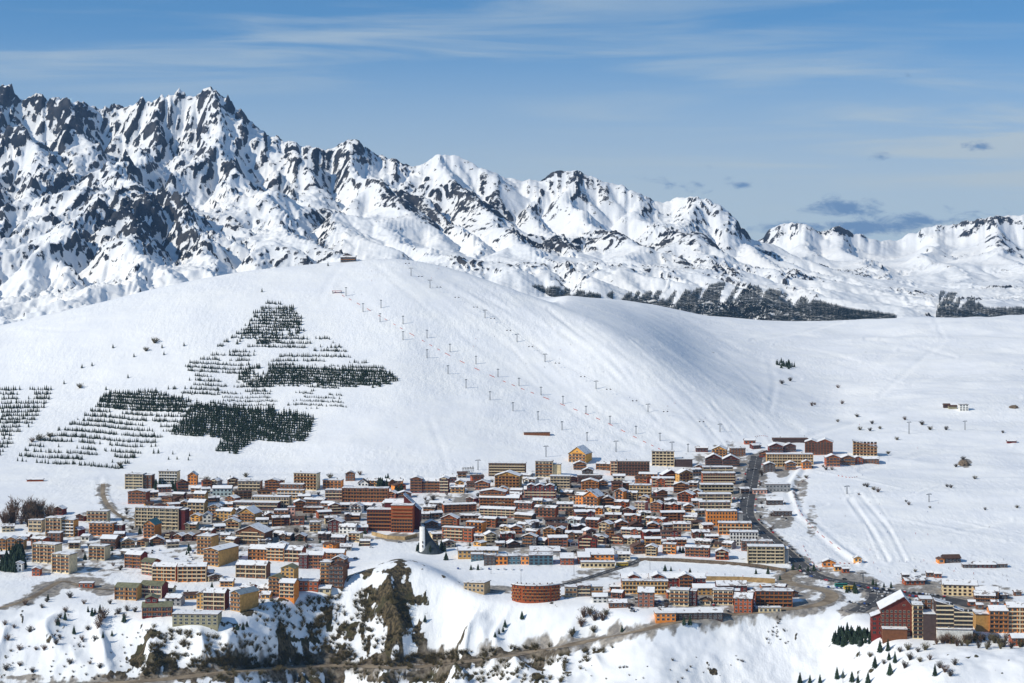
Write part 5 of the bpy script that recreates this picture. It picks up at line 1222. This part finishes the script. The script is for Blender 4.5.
q = MB(); q.tube((0, 0, -.25), (0, 0, .5), .035, .012, 5); BSTEM = q.mesh('bush_stem', M_BARK)
def bush(u, v, hpx, wide, col, label, group, name='bare_bush', cat='bush', p=None):
    p = p or ground(u, v); h = hpx * p.y / FOC
    r = root(name, p, rt.uniform(0, 6), label, cat, group)
    put('twigs', rt.choice(BUSH[col]), r, (0, 0, 0), 0, (h * wide, h * wide, h)); put('stem', BSTEM, r, (0, 0, 0), 0, (h, h, h)); return r
def inpoly(u, v, poly):
    c = False; n = len(poly)
    for i in range(n):
        (x1, y1), (x2, y2) = poly[i], poly[(i + 1) % n]
        if (y1 > v) != (y2 > v) and u < (x2 - x1) * (v - y1) / (y2 - y1) + x1: c = not c
    return c
def pn(x, y, wl, seed): return float(perlin(np.array([x / wl + 300.5]), np.array([y / wl + 300.5]), seed)[0])
# plantation on the white hill: (outline, row step, tree step, row tilt, density threshold, height px)
PLANT = [
 ([(268,300),(288,304),(303,318),(320,332),(347,352),(214,349),(238,332),(258,312)], 4.2, 1.7, .02, -.05, 3.7),
 ([(255,306),(292,306),(308,330),(262,347),(236,345),(250,322)], 2.8, 2.1, .0, -.28, 4.4),
 ([(196,356),(245,350),(345,356),(385,368),(399,380),(392,388),(300,392),(200,396),(165,392),(180,372)], 4.4, 1.6, .02, -.10, 3.6),
 ([(250,368),(330,368),(384,370),(400,381),(380,388),(300,386),(252,388),(236,378)], 2.8, 1.9, .02, -.5, 4.8),
 ([(186,392),(330,392),(352,398),(345,410),(250,408),(200,402)], 4.2, 1.6, .02, .08, 2.8),
 ([(108,394),(150,391),(190,400),(230,405),(190,412),(172,432),(150,446),(122,470),(14,461),(34,441),(70,424),(92,410)], 5.4, 1.6, .06, -.32, 4.2),
 ([(106,394),(150,391),(192,401),(180,414),(120,410),(96,405)], 2.9, 1.9, .03, -.45, 4.8),
 ([(196,404),(240,405),(316,418),(306,441),(288,443),(256,440),(236,454),(215,452),(224,438),(170,435)], 2.3, 2.3, .07, -.62, 6.0),
 ([(0,389),(54,389),(48,402),(28,430),(0,456)], 4.2, 2.0, .03, -.3, 4.4),
 ([(150,440),(195,448),(190,462),(152,458)], 6, 4, .05, .0, 4.6)]
cands = []
for pi, (poly, rs, ts, tilt, thr, hp) in enumerate(PLANT):
    us = [p[0] for p in poly]; vs_ = [p[1] for p in poly]
    v = min(vs_)
    while v < max(vs_) + 4:
        u = min(us) + rt.uniform(0, ts)
        while u < max(us):
            vv = v + (u - min(us)) * tilt + rt.uniform(-.5, .5) + 1.6 * pn(u, v, 60, 9)
            if inpoly(u, vv, poly) and pn(u, vv * 2.2, 26, 31 + pi) + rt.uniform(-.25, .25) > thr:
                cands.append((u, vv, hp * rt.uniform(.65, 1.25)))
            u += ts * rt.uniform(.7, 1.3)
        v += rs * rt.uniform(.85, 1.15)
for _ in range(26): cands.append((785 + rt.gauss(0, 7), 366 + rt.gauss(0, 1.8), rt.uniform(4, 6)))
for (u, v) in [(113,348),(162,348),(164,355),(134,357),(128,378),(92,366),(184,346),(106,390),(64,384),(82,368),(328,266),(262,292)]: cands.append((u, v, 4.5))
cands.sort(key=lambda t: -t[2] * (1 + 0 * t[1]))
for (u, v, h) in cands[:16]:
    conifer(u, v, h, 'small dark conifer planted on the terraced slope of the white hill', 'conifers planted on the white hill')
q = MB(); MBW = q
for (u, v, h) in cands[16:]:
    p = ground(u, v); hm = h * p.y / FOC; cr = CON[rt.randrange(5)][2]; i = len(q.v); a = rt.uniform(0, 6); ca, sa = math.cos(a) * hm * 1.15, math.sin(a) * hm * 1.15
    # three of the seven branch layers are enough at this size
    keep = (0, 2, 4, 6)
    for l in keep:
        b0 = l * 19; j = len(q.v)
        for t in range(19):
            x, y, z = cr.v[b0 + t]; q.v.append((p.x + x * ca - y * sa, p.y + x * sa + y * ca, p.z + z * hm))
        for k in range(18): q.f.append((j, j + 1 + k, j + 1 + (k + 1) % 18)); q.m.append(0)
o = q.build('plantation', M_NEEDLE); tag(o, 'rows of little dark conifers planted across the left flank of the white hill', 'trees', None, 'stuff')
# far forest at the foot of the mountains on the right
FM_poly = [[(600,294),(640,293),(690,292),(720,284),(760,288),(800,298),(850,310),(895,316),(895,323),(745,324),(690,322),(640,312)],[(940,292),(970,296),(985,310),(1040,308),(1045,320),(935,321)],[(530,286),(570,290),(600,296),(600,300),(560,303)]]
def mount_at(u, v):
    j = int(np.clip(np.searchsorted(UM, u), 0, len(UM) - 1)); vr = VH - Hm[:, j] / DM * FOC
    ok = np.nonzero((vr <= v) & (DM > 5500))[0]
    return (MX[ok[0], j], MY[ok[0], j], Hm[ok[0], j]) if len(ok) else None
q = MB()
for pi, poly in enumerate(FM_poly):
    us = [p[0] for p in poly]; vs_ = [p[1] for p in poly]
    n_ = int((max(us) - min(us)) * (max(vs_) - min(vs_)) * 6.5)
    for _ in range(n_):
        u = rt.uniform(min(us), max(us)); v = rt.uniform(min(vs_), max(vs_))
        if not inpoly(u, v, poly): continue
        low = (v - min(vs_)) / (max(vs_) - min(vs_))
        if 1.3 * pn(u + v * .6, v * .22, 8, 55) + (low - .28) * 1.6 + rt.uniform(-.2, .2) < 0: continue
        p = mount_at(u, v)
        if not p: continue
        h = rt.uniform(6, 10.5); R_ = h * .3; i = len(q.v); a0_ = rt.uniform(0, 2)
        for (zf, rf_) in ((0.05, 1.0), (.42, .68)):
            j = len(q.v); q.v.append((p[0], p[1], p[2] + h * (.62 if zf < .1 else 1.0)))
            for k in range(5): q.v.append((p[0] + R_ * rf_ * math.cos(a0_ + k * 1.2566), p[1] + R_ * rf_ * math.sin(a0_ + k * 1.2566), p[2] + h * zf))
            for k in range(5): q.f.append((j, j + 1 + k, j + 1 + (k + 1) % 5)); q.m.append(0)
o = q.build('forest', M_FARN); tag(o, 'dark far off conifer forest at the foot of the right hand mountains', 'forest', None, 'stuff')
# town trees
def scatter_con(pts, hp, label, group):
    for (u, v) in pts: conifer(u, v, hp * rt.uniform(.75, 1.25), label, group)
def cloud(cx, cy, ru, rv, n):
    out = []
    while len(out) < n:
        a, b = rt.uniform(-1, 1), rt.uniform(-1, 1)
        if a * a + b * b < 1: out.append((cx + a * ru, cy + b * rv))
    return out
scatter_con(cloud(12,563,15,10,34), 13, 'dark conifer in the dense grove at the left edge of town', 'conifers of the left edge grove')
scatter_con(cloud(166,490,13,5,14), 9, 'dark conifer in the group before the pale cream flat block', 'conifers before the pale cream block')
scatter_con(cloud(384,487,7,3,10), 10, 'tall dark conifer right of the white gabled house on the upper edge', 'conifers of the upper edge')
scatter_con(cloud(402,494,8,3,8), 8, 'dark conifer left of the dark red gabled hotel', 'conifers left of the red hotel')
scatter_con([(556,492),(560,494),(564,496),(552,490)], 9, 'dark conifer below the tan block of four floors', 'conifers below the tan block')
scatter_con(cloud(430,551,16,4,12), 8, 'dark conifer around the foot of the round church', 'conifers around the church')
scatter_con(cloud(188,552,4,4,6), 6, 'small conifer on the snowy meadow before the twin tower', 'conifers on the town meadow')
scatter_con([(665,571),(671,571),(690,574)], 6, 'small conifer in the middle of the snowy field', 'conifers on the snowy field')
scatter_con([(756,574),(768,574),(780,580),(776,589),(808,571),(800,571),(793,570),(814,571)], 7, 'dark conifer on the traffic island near the road bends', 'conifers near the road bends')
scatter_con([(684,625),(690,625),(622,632),(574,633)], 9, 'dark conifer standing just above the lower road', 'conifers above the lower road')
scatter_con([(471,570),(478,570)], 6, 'small conifer on the square before the modern hall', 'conifers before the modern hall')
scatter_con([(294,540),(300,541)], 9, 'pair of tall narrow conifers below the pink house', 'conifers below the pink house')
scatter_con(cloud(850,592,8,2,6), 8, 'dark conifer among vehicles inside the road bends', 'conifers inside the road bends')
scatter_con([(873,585),(876,586),(884,587),(891,588)], 6, 'small dark conifer along the piste edge above the car park', 'conifers along the piste edge')
scatter_con([(88,612),(92,616),(95,614),(100,613),(58,625),(65,620),(112,636),(103,638),(74,634),(48,600),(124,622)], 8, 'conifer scattered on the open snow slope at lower left', 'conifers on the lower left slope')
scatter_con([(880,652),(889,660),(895,663),(890,675),(843,678),(858,683),(868,684),(888,651),(810,683),(820,683),(837,679),(852,682),(875,668),(935,676),(800,684)], 11, 'conifer standing on the snow slope below the red gable hotel', 'conifers below the red gable hotel')
scatter_con([(237,630),(243,630),(247,627),(495,637),(499,634),(503,632),(505,627),(425,622),(522,619)], 7, 'small conifer clinging to the snowy brink above the cliffs', 'conifers on the brink')
scatter_con([(702,541),(680,552),(683,553),(645,527),(618,519),(600,533),(622,513),(660,487),(708,528),(712,529),(596,524),(534,542),(600,508),(636,549),(628,556),(470,547),(446,560),(455,547),(530,519),(560,505),(515,528),(610,549),(655,518)], 7, 'dark conifer squeezed between chalets of the central town', 'conifers between central chalets')
scatter_con([(208,513),(217,529),(180,520),(228,537),(240,536),(256,517),(270,534),(320,543),(330,545),(365,534),(360,546),(306,520),(226,512),(140,534),(112,551),(152,546),(85,560),(240,566),(212,590),(225,600),(204,606)], 7, 'dark conifer squeezed between houses of the left town', 'conifers between left houses')
tb = random.Random(21)
ZON = [(560, 515, 150, 38, 60), (240, 520, 120, 36, 46), (75, 550, 75, 26, 16), (690, 600, 90, 14, 10), (770, 500, 16, 34, 10)]
def clear(u, v):
    return all(abs(u - bu) > bw * .5 + 1.0 or v < bv - 7 or v > bv + 5 for bu, bv, bw in SEEN_B)
for (cx, cy, ru, rv, n) in ZON:
    k = 0; tr_ = 0
    while k < n and tr_ < 4000:
        tr_ += 1; a, b = tb.uniform(-1, 1), tb.uniform(-1, 1); u, v = cx + a * ru, cy + b * rv
        if a * a + b * b > 1 or not clear(u, v): continue
        bush(u, v, tb.uniform(3.5, 7), 1.0, tb.choice(['dark', 'dark', 'brown']), 'bare garden shrub between the houses of the town', 'garden shrubs of the town', 'garden_shrub', 'shrub'); k += 1
k = 0
while k < 95:
    u, v = tb.choice([(tb.uniform(430, 740), tb.uniform(485, 555)), (tb.uniform(130, 400), tb.uniform(490, 560)), (tb.uniform(610, 790), tb.uniform(590, 612))])
    if not clear(u, v) or (640 < u < 765 and 558 < v < 582): continue
    p = ground(u, v); car(p.x, p.y, tb.uniform(-.3, .3) + tb.choice([0, PI / 2]), tb.choice(CCH), 'parked between the houses of the town', 'cars parked between the houses', tb.random() < .4); k += 1
# dense conifer slope left of the red gable hotel
scatter_con(cloud(852,640,20,8,84), 9, 'green conifer in the dense thicket on the slope left of the red gable hotel', 'conifers of the thicket')
# bare trees and bushes
for (u, v) in cloud(28,522,26,10,36): bush(u, v, rt.uniform(16, 30) * (1 if u > 12 else .8), .62, rt.choice(['brown', 'brown', 'dark']), 'bare brown tree in the thick grove at the left above town', 'bare trees of the left grove', 'bare_tree', 'tree')
for (u, v) in cloud(955,640,26,7,30): bush(u, v, rt.uniform(9, 15), .8, rt.choice(['brown', 'olive']), 'bare russet tree in the copse before the brown slabs', 'bare trees of the copse', 'bare_tree', 'tree')
for (u, v) in cloud(995,645,30,5,22): bush(u, v, rt.uniform(9, 14), .75, rt.choice(['brown', 'olive', 'dark']), 'bare tree in the right half of the copse before the golden residence', 'bare trees of the copse', 'bare_tree', 'tree')
for (u, v) in [(100,622),(104,618),(98,628)]: bush(u, v, 15, .8, 'brown', 'large bare tree on the open snow slope at lower left', 'bare trees on the lower left slope', 'bare_tree', 'tree')
for (u, v) in [(42,608),(47,602),(60,618),(66,612),(57,624),(25,605),(30,632),(8,640),(20,650),(36,650),(44,650),(56,644),(60,638),(82,640),(95,640),(88,630),(118,614),(124,618),(127,611),(70,598),(5,625),(14,628),(32,672),(6,670),(110,604),(84,604),(135,612),(90,664),(100,668),(70,664),(20,666)]:
    bush(u, v, rt.uniform(5, 9), 1.1, rt.choice(['dark', 'brown']), 'low bare bush dotted on the snow slope at lower left', 'bushes on the lower left slope')
for (u, v) in [(584,617),(590,614),(595,620),(603,620),(606,615),(594,632),(572,636),(581,626)]: bush(u, v, rt.uniform(8, 14), 1.0, rt.choice(['brown', 'olive']), 'bare brown bush on the bank below the white cottage', 'bushes below the white cottage')
for (u, v) in [(796,465),(812,468),(823,467),(806,478),(832,470),(867,487),(878,492),(864,486),(874,490),(859,495),(906,502),(909,505),(947,487),(951,488),(1017,508),(975,479),(930,430),(888,454),(880,429),(872,424),(922,425),(857,417),(870,431),(860,430),(790,381),(782,384),(815,405),(812,406),(838,422),(956,467),(963,460),(1003,433),(838,388),(915,572),(923,578),(930,508),(985,510),(946,430),(905,420),(897,440),(826,470),(842,404)]:
    bush(u, v, rt.uniform(3, 6), 1.25, rt.choice(['dark', 'brown', 'olive']), 'low bush poking out of the wide right hand snowfield', 'bushes on the right snowfield')
for (u, v) in [(900,652),(908,650),(918,652),(925,650),(910,660),(920,662),(930,660),(940,668),(950,676),(945,672),(884,664),(870,657),(905,668),(955,665)]:
    bush(u, v, rt.uniform(6, 11), 1.0, rt.choice(['dark', 'brown', 'olive']), 'bare bush on the snow slope below the brown tower', 'bushes below the brown tower')
for (u, v) in [(246,477),(330,478),(360,475),(207,482),(120,466),(40,440),(32,442),(50,437),(146,351),(155,343),(80,388)]:
    bush(u, v, rt.uniform(5, 9), 1.3, rt.choice(['brown', 'olive']), 'bare bush on the snow along the back edge of town', 'bushes along the back edge')
# scrub on the cliffs: too dense to count
q = MB()
protos = [b_ for l in BUSH.values() for b_ in l]
pd = []
for me in protos[:6]:
    pd.append([tuple(v.co) for v in me.vertices])
def scrub(polys, n, hp, name, label, mat):
    q = MB()
    for poly, cnt in zip(polys, n):
        us = [p[0] for p in poly]; vs_ = [p[1] for p in poly]; k = 0; tries = 0
        while k < cnt and tries < cnt * 20:
            tries += 1
            u = rt.uniform(min(us), max(us)); v = rt.uniform(min(vs_), max(vs_))
            if not inpoly(u, v, poly) or pn(u, v, 14, 88) + rt.uniform(-.3, .3) < -.05: continue
            p = ground(u, v); h = hp * rt.uniform(.5, 1.3) * p.y / FOC; src = pd[rt.randrange(len(pd))]; a = rt.uniform(0, 6); ca, sa = math.cos(a) * h * 1.3, math.sin(a) * h * 1.3
            # every other twig
            for t in range(0, len(src) - 2, 3 * 2):
                i = len(q.v)
                for m_ in range(3):
                    x, y, z = src[t + m_]; q.v.append((p.x + x * ca - y * sa, p.y + x * sa + y * ca, p.z + z * h))
                q.f.append((i, i + 1, i + 2)); q.m.append(0)
            k += 1
    o = q.build(name, mat); tag(o, label, 'scrub', None, 'stuff')
scrub([[(120,664),(300,655),(420,655),(560,645),(520,655),(400,666),(300,665),(150,678)], [(330,590),(410,590),(425,640),(400,655),(300,655),(320,610)], [(150,625),(230,640),(330,650),(320,664),(150,672)], [(200,674),(560,655),(620,645),(560,683),(200,683)],[(250,600),(330,596),(330,640),(230,640)]], [420, 260, 220, 260, 130], 5.5, 'cliff_scrub', 'dense dark leafless scrub covering the cliffs above the lower road', M_TWIGO)
scrub([[(770,620),(790,620),(790,645),(765,645)], [(600,655),(760,655),(700,683),(560,683)], [(10,630),(140,630),(140,680),(10,680)]], [20, 26, 60], 3.0, 'slope_scrub', 'sparse dark scrub dotted over the lower snow slopes', M_TWIGD)
# ------------------------------------------------------------------ ski lifts
M_RED = flat_mat('red_paint', (0.42, 0.07, 0.05), 0.6, 0.1)
def pylon(u, v, hpx, label, group, tee=True, arm=2.6, mat=None, name='lift_pylon'):
    p = ground(u, v); h = hpx * p.y / FOC; mt = mat or M_METAL
    r = root(name, p, 0.5, label, 'lift pylon', group)
    q = MB(); q.tube((0, 0, -1.5), (0, 0, h), .6, .45, 8); q.build('mast', mt, r)
    if tee:
        q = MB(); q.box(-arm, arm, -.2, .2, h - .35, h + .3); q.build('crossarm', M_METAL, r)
        for s in (-1, 1): q = MB(); q.box(s * arm - .9, s * arm + .9, -.35, .35, h - .75, h - .26); q.build('sheave_train', M_METAL, r)
    return r
for (u, v) in [(346,296),(363,312),(380,322),(403,340),(427,358),(448,374),(466,388),(490,400),(513,411),(538,420),(562,430),(587,441)]:
    pylon(u, v, 8.5, 'thin drag lift mast of the left line up the white hill', 'masts of the left drag lift', True, 1.3)
for (u, v) in [(381,308),(403,324),(427,338),(450,352),(476,364),(498,377),(519,386),(541,395),(563,404),(586,414),(610,424),(636,434),(660,441),(688,452)]:
    pylon(u, v, 8, 'thin drag lift mast of the middle line up the white hill', 'masts of the middle drag lift', True, 1.2)
for (u, v) in [(411,276),(430,288),(485,318),(517,342),(545,362),(596,389),(648,412),(720,432)]:
    pylon(u, v, 8, 'chairlift pylon of the right line up the white hill', 'pylons of the right chairlift', True, 3)
for (u, v, h, lab) in [(478,470,10,'tall lift pylon beside the grey lift station arches'),(546,457,11,'tall T shaped lift pylon left of the golden gabled lodge'),(616,452,11,'tall T shaped lift pylon behind the wide dark red block'),(672,452,10,'tall T shaped lift pylon right behind the cream tower'),(909,434,12,'red and white lift pylon on the upper right snowfield'),(965,430,9,'faint lift pylon below the square pale hut'),(929,502,8,'lift pylon alone in the right hand snowfield'),(863,582,9,'lamp like lift pylon at the piste edge above the car park'),(918,584,8,'lift pylon at the foot of the ski field behind the car park'),(847,494,8,'beginner lift pylon beside the parallel tracks')]:
    pylon(u, v, h, lab, None, True, 3)
for (u, v, h, lab) in [(521,584,13,'slender lamp post left of the round timber building'),(491,574,11,'slender lamp post on the square before the modern hall'),(574,575,12,'slender lamp post by the street before the gabled shops'),(650,570,11,'slender lamp post at the left end of the snowy field'),(287,533,9,'lamp post on the snow before the pink house'),(303,531,9,'lamp post between the pink house and the little cream block'),(843,683,14,'power pole at the bottom of the lower right slope'),(859,655,14,'power pole in the lower right thicket')]:
    p = ground(u, v); hh = h * p.y / FOC; r = root('lamp_post', p, 0, lab, 'lamp post'); q = MB(); q.tube((0, 0, -1), (0, 0, hh), .2, .12, 8); q.build('post', M_METAL, r); q = MB(); q.box(-.2, 1.3, -.2, .2, hh - .1, hh + .15); q.build('lamp', M_METAL, r)
# chairs and rope of the right chairlift
CHL = [(404,262),(411,276),(430,288),(485,318),(517,342),(545,362),(596,389),(648,412),(720,432)]
def rope(pts, hpx, label, sep=5.2):
    P3 = []
    for (u, v) in pts:
        g = ground(u, v); P3.append(g + Vector((0, 0, hpx * g.y / FOC)))
    org = P3[0].copy(); r = root('lift_cable', org, 0, label, 'cable')
    for s in (-1, 1):
        q = MB()
        for a, b in zip(P3[:-1], P3[1:]):
            o_ = Vector((s * sep / 2, 0, 0)); m_ = [(a + (b - a) * (t / 4)) - Vector((0, 0, 5 * (t / 4) * (1 - t / 4))) for t in range(5)]
            for c_, d_ in zip(m_[:-1], m_[1:]): q.tube(c_ + o_ - org, d_ + o_ - org, .055, .055, 4)
        q.build('rope', M_METAL, r)
    return P3
P3 = rope(CHL, 8, 'thin double cable of the right chairlift up the white hill')
q = MB(); q.box(-1.4, 1.4, -.3, .4, -3.2, -3.0); q.box(-1.4, 1.4, .35, .45, -3.0, -2.1); CHM = q.mesh('chair_seat', M_DARKTRIM)
q = MB(); q.tube((0, 0, .1), (0, .3, -1.2), .08, .08, 5); q.tube((0, .3, -1.2), (0, .35, -2.6), .08, .08, 5); CHH = q.mesh('chair_hanger', M_METAL)
for a, b in zip(P3[:-1], P3[1:]):
    n_ = max(1, int((b - a).length / 42))
    for k in range(n_):
        t = (k + .5) / n_
        for s in (-1, 1):
            p = a + (b - a) * t - Vector((0, 0, 5 * t * (1 - t))) + Vector((s * 2.6, 0, 0))
            r = root('lift_chair', p, .7, 'dark chair hanging on the right chairlift up the white hill', 'lift chair', 'chairs of the right chairlift'); put('seat', CHM, r); put('hanger', CHH, r)
# grey arches of the lift station
p = ground(468, 474); r = root('lift_station', p, -.15, 'grey lift station with curved open roof beams on the lower ski slope', 'lift station')
q = MB()
for s in range(5):
    x0 = -6 + s * 3
    for k in range(8):
        a0_, a1_ = PI * k / 8, PI * (k + 1) / 8
        q.tube((x0 * 1.0, -5 * math.cos(a0_), 7 * math.sin(a0_) + s * .6), (x0, -5 * math.cos(a1_), 7 * math.sin(a1_) + s * .6), .3, .3, 5)
q.build('roof_beams', M_METAL, r)
q = MB(); q.box(-6, 2, -2, 2, -2, 3.2); q.build('machine_house', wall_mat('grey'), r)
q = MB(); q.box(-7, 7, -3, 3, 7.0, 7.4); q.build('roof', M_CONC, r)
# summit lift stations
for (u, v, w_, lab) in [(379,258.5,9,'low open lift shed on the ridge right of the summit lodge'),(404,259.5,7,'small lift hut furthest right on the summit ridge'),(337,293,10,'red topped drag lift hut below the summit lodge')]:
    p = ground(u, v); k = p.y / FOC; r = root('lift_hut', p, 0, lab, 'lift hut'); q = MB(); q.box(-w_ * k / 2, w_ * k / 2, -2, 2, 3, 3.6); q.build('roof', M_RED if 'red' in lab else M_METAL, r)
    for sx in (-.42, .42): q = MB(); q.box(sx * w_ * k - .4, sx * w_ * k + .4, -1.6, 1.6, -3, 2.99); q.build('pillar', M_METAL, r)
for i, (u, v, c, lab) in enumerate([(930,577,'brown','small brown stall behind the big car park, leftmost of the stall row'),(938,578,'rust','small rust stall behind the big car park, second of the stall row'),(922,582,'brown','low brown stall nearest the lodge at the foot of the ski field'),(972,606,'rust','rust stall in front of the large restaurant'),(980,609,'brown','brown stall right below the rust stall before the restaurant'),(995,606,'rust','rust kiosk at the right end before the golden residence'),(1004,599,'dark','dark shed near the right edge above the golden residence'),(1018,596,'brown','brown shed at the right edge above the golden residence'),(906,579,'dark','dark ticket hut on the piste edge left of the low rust lodge'),(838,571,'golden','golden stall right of the orange ski hut'),(846,573,'rust','rust stall second right of the orange ski hut')]):
    place(u, v, lab, 'stall', [W(7, 5, 'gables', c, dep=5, bal=None, snowt=.3)], 'market_stall', rz=D(-6 + i))
# red safety netting beside the pistes
def netting(pts, label, n_per=None):
    r = None; q = MB(); Ls = [ground(*p_) for p_ in catmull(pts, 10)]
    L = densify(np.array([np.array(a) for a in Ls]), 5.0)
    org = L[0]
    r = root('safety_net', org, 0, label, 'safety net')
    for i in range(0, len(L) - 1):
        a, b = L[i], L[i + 1]
        za, zb = zat(a[0], a[1]), zat(b[0], b[1])
        if i % 3 == 0:
            j = len(q.v)
            dx, dy = b[0] - a[0], b[1] - a[1]; ll = math.hypot(dx, dy) + 1e-6; ox, oy = -dy / ll * .03, dx / ll * .03
            for (c_, z_) in ((a, za), (b, zb)):
                for s in (-1, 1):
                    for hh in (.25, 1.0): q.v.append((c_[0] - org[0] + s * ox, c_[1] - org[1] + s * oy, z_ - org[2] + hh))
            q.f += [(j, j+4, j+5, j+1), (j+2, j+3, j+7, j+6), (j+1, j+5, j+7, j+3), (j, j+2, j+6, j+4), (j, j+1, j+3, j+2), (j+4, j+6, j+7, j+5)]; q.m += [0] * 6
    q.build('net', M_RED, r)
    q = MB()
    for i in range(0, len(L), 3):
        a = L[i]; z_ = zat(a[0], a[1]); q.box(a[0] - org[0] - .06, a[0] - org[0] + .06, a[1] - org[1] - .06, a[1] - org[1] + .06, z_ - org[2] - .5, z_ - org[2] + 1.6)
    o = q.build('posts', M_DARKTRIM, r); o['kind'] = 'stuff'
netting([(335,292),(360,305),(400,328),(450,356),(500,380),(560,404),(600,420),(640,440),(665,452)], 'long red safety net running down the white hill beside the drag lifts')
netting([(803,546),(810,560),(822,572)], 'red safety net at the bend of the main street')
netting([(835,563),(850,564),(868,562)], 'red safety net around the golden ski school hut')
netting([(755,437),(762,436),(768,437)], 'short red net above the small red hut')
netting([(838,476),(850,478),(858,477)], 'short red net below the upper right cluster')
netting([(808,478),(795,490),(799,510),(815,530),(840,550)], 'dark edged net along the curved white track')
# rock outcrop on the right snowfield
def boulder(u, v, wpx, hpx, label):
    p = ground(u, v); k = p.y / FOC; rnd = random.Random(int(u)); bm = bmesh.new(); bmesh.ops.create_icosphere(bm, subdivisions=3, radius=1)
    for v_ in bm.verts:
        f = 1 + .35 * pn(v_.co.x * 3 + u, v_.co.y * 3 + v_.co.z * 2, 1.6, 5); v_.co = Vector((v_.co.x * wpx * k * .5 * f, v_.co.y * wpx * k * .4 * f, v_.co.z * hpx * k * f))
    me = bpy.data.meshes.new('boulder'); bm.to_mesh(me); bm.free(); me.materials.append(M_STONE)
    tag(put('boulder', me, None, p), label, 'rock')
boulder(964, 465, 12, 5, 'brown rock outcrop breaking through the right hand snowfield')
boulder(1014, 408, 9, 3, 'low brown rock band at the far upper right')
# ------------------------------------------------------------------ skiers: one small continuous figure each
def skier_mesh(col):
    me = bpy.data.meshes.new('skier'); bm = bmesh.new()
    J = [(0,0,.95),(0,.02,1.2),(0,-.05,1.45),(0,-.06,1.55),(0,-.07,1.68),(0,-.07,1.78),(.17,-.03,1.42),(.30,-.10,1.18),(.34,-.28,1.05),(-.17,-.03,1.42),(-.30,-.10,1.18),(-.34,-.28,1.05),(.10,0,.9),(.13,-.14,.5),(.14,0,.08),(.14,-.16,.05),(-.10,0,.9),(-.13,-.14,.5),(-.14,0,.08),(-.14,-.16,.05)]
    E = [(0,1),(1,2),(2,3),(3,4),(4,5),(2,6),(6,7),(7,8),(2,9),(9,10),(10,11),(0,12),(12,13),(13,14),(14,15),(0,16),(16,17),(17,18),(18,19)]
    Rr = [.17,.16,.17,.065,.11,.09,.085,.06,.05,.085,.06,.05,.11,.085,.065,.06,.11,.085,.065,.06]
    me.from_pydata(J, E, []); o = bpy.data.objects.new('skier_tmp', me); COL.objects.link(o)
    md = o.modifiers.new('skin', 'SKIN')
    for i, s in enumerate(me.skin_vertices[0].data): s.radius = (Rr[i], Rr[i]); s.use_root = (i == 0)
    o.modifiers.new('sub', 'SUBSURF').levels = 1
    dg = bpy.context.evaluated_depsgraph_get(); em = bpy.data.meshes.new_from_object(o.evaluated_get(dg)); bpy.data.objects.remove(o)
    em.materials.clear(); em.materials.append(col); em.name = 'skier_body'; return em
SK = {c: skier_mesh(CP[c]) for c in ('black', 'blue', 'red', 'grey')}
q = MB(); q.box(.08, .18, -.95, .75, .0, .03); q.box(-.18, -.08, -.95, .75, .0, .03); SKI = q.mesh('skis', M_DARKTRIM)
def skier(u, v, c, where, group):
    p = ground(u, v); r = root('person', p, rt.uniform(0, 6), 'person on skis in %s clothes %s' % (c, where), 'person', group)
    put('body', SK[c], r, (0, 0, .03)); put('skis', SKI, r)
for _ in range(46):
    skier(rt.uniform(868, 1010), rt.choice([rt.uniform(560, 584), rt.uniform(520, 575)]), rt.choice(list(SK)), 'at the foot of the right ski field', 'skiers at the foot of the ski field')
for _ in range(26):
    t = rt.random(); skier(470 + 300 * t + rt.gauss(0, 14), 330 + 110 * t + rt.gauss(0, 10), rt.choice(list(SK)), 'on the right flank of the white hill', 'skiers on the white hill')
for _ in range(12): skier(rt.uniform(340, 470), rt.uniform(262, 300), rt.choice(list(SK)), 'near the top of the white hill', 'skiers near the hilltop')
for _ in range(16): skier(rt.uniform(780, 1000), rt.uniform(395, 520), rt.choice(list(SK)), 'on the wide right snowfield', 'skiers on the wide snowfield')
for k in range(11): skier(662 + k * 9, 569 + k * .9, rt.choice(list(SK)), 'in the line crossing the snowy field', 'skiers on the snowy field')
# ------------------------------------------------------------------ the air between here and the range
hm_ = bpy.data.materials.new('haze_air'); hm_.use_nodes = True
ht = hm_.node_tree; ht.nodes.remove(ht.nodes['Principled BSDF'])
pv = ht.nodes.new('ShaderNodeVolumePrincipled'); pv.inputs['Color'].default_value = (0.34, 0.60, 1.0, 1); pv.inputs['Density'].default_value = HAZE; pv.inputs['Anisotropy'].default_value = 0.2
ht.links.new(pv.outputs[0], ht.nodes['Material Output'].inputs['Volume'])
hb = bmesh.new(); bmesh.ops.create_cube(hb, size=1)
zlo = min(float(Zg.min()), float(Hm.min())) - 1; zhi = float(Hm.max()) + 20
for v_ in hb.verts: v_.co = Vector((v_.co.x * 22000, 7200 + v_.co.y * 15000, (zlo + zhi) / 2 + v_.co.z * (zhi - zlo)))
hme = bpy.data.meshes.new('haze'); hb.to_mesh(hme); hb.free(); hme.materials.append(hm_)
ho = bpy.data.objects.new('haze', hme); COL.objects.link(ho); ho['kind'] = 'stuff'
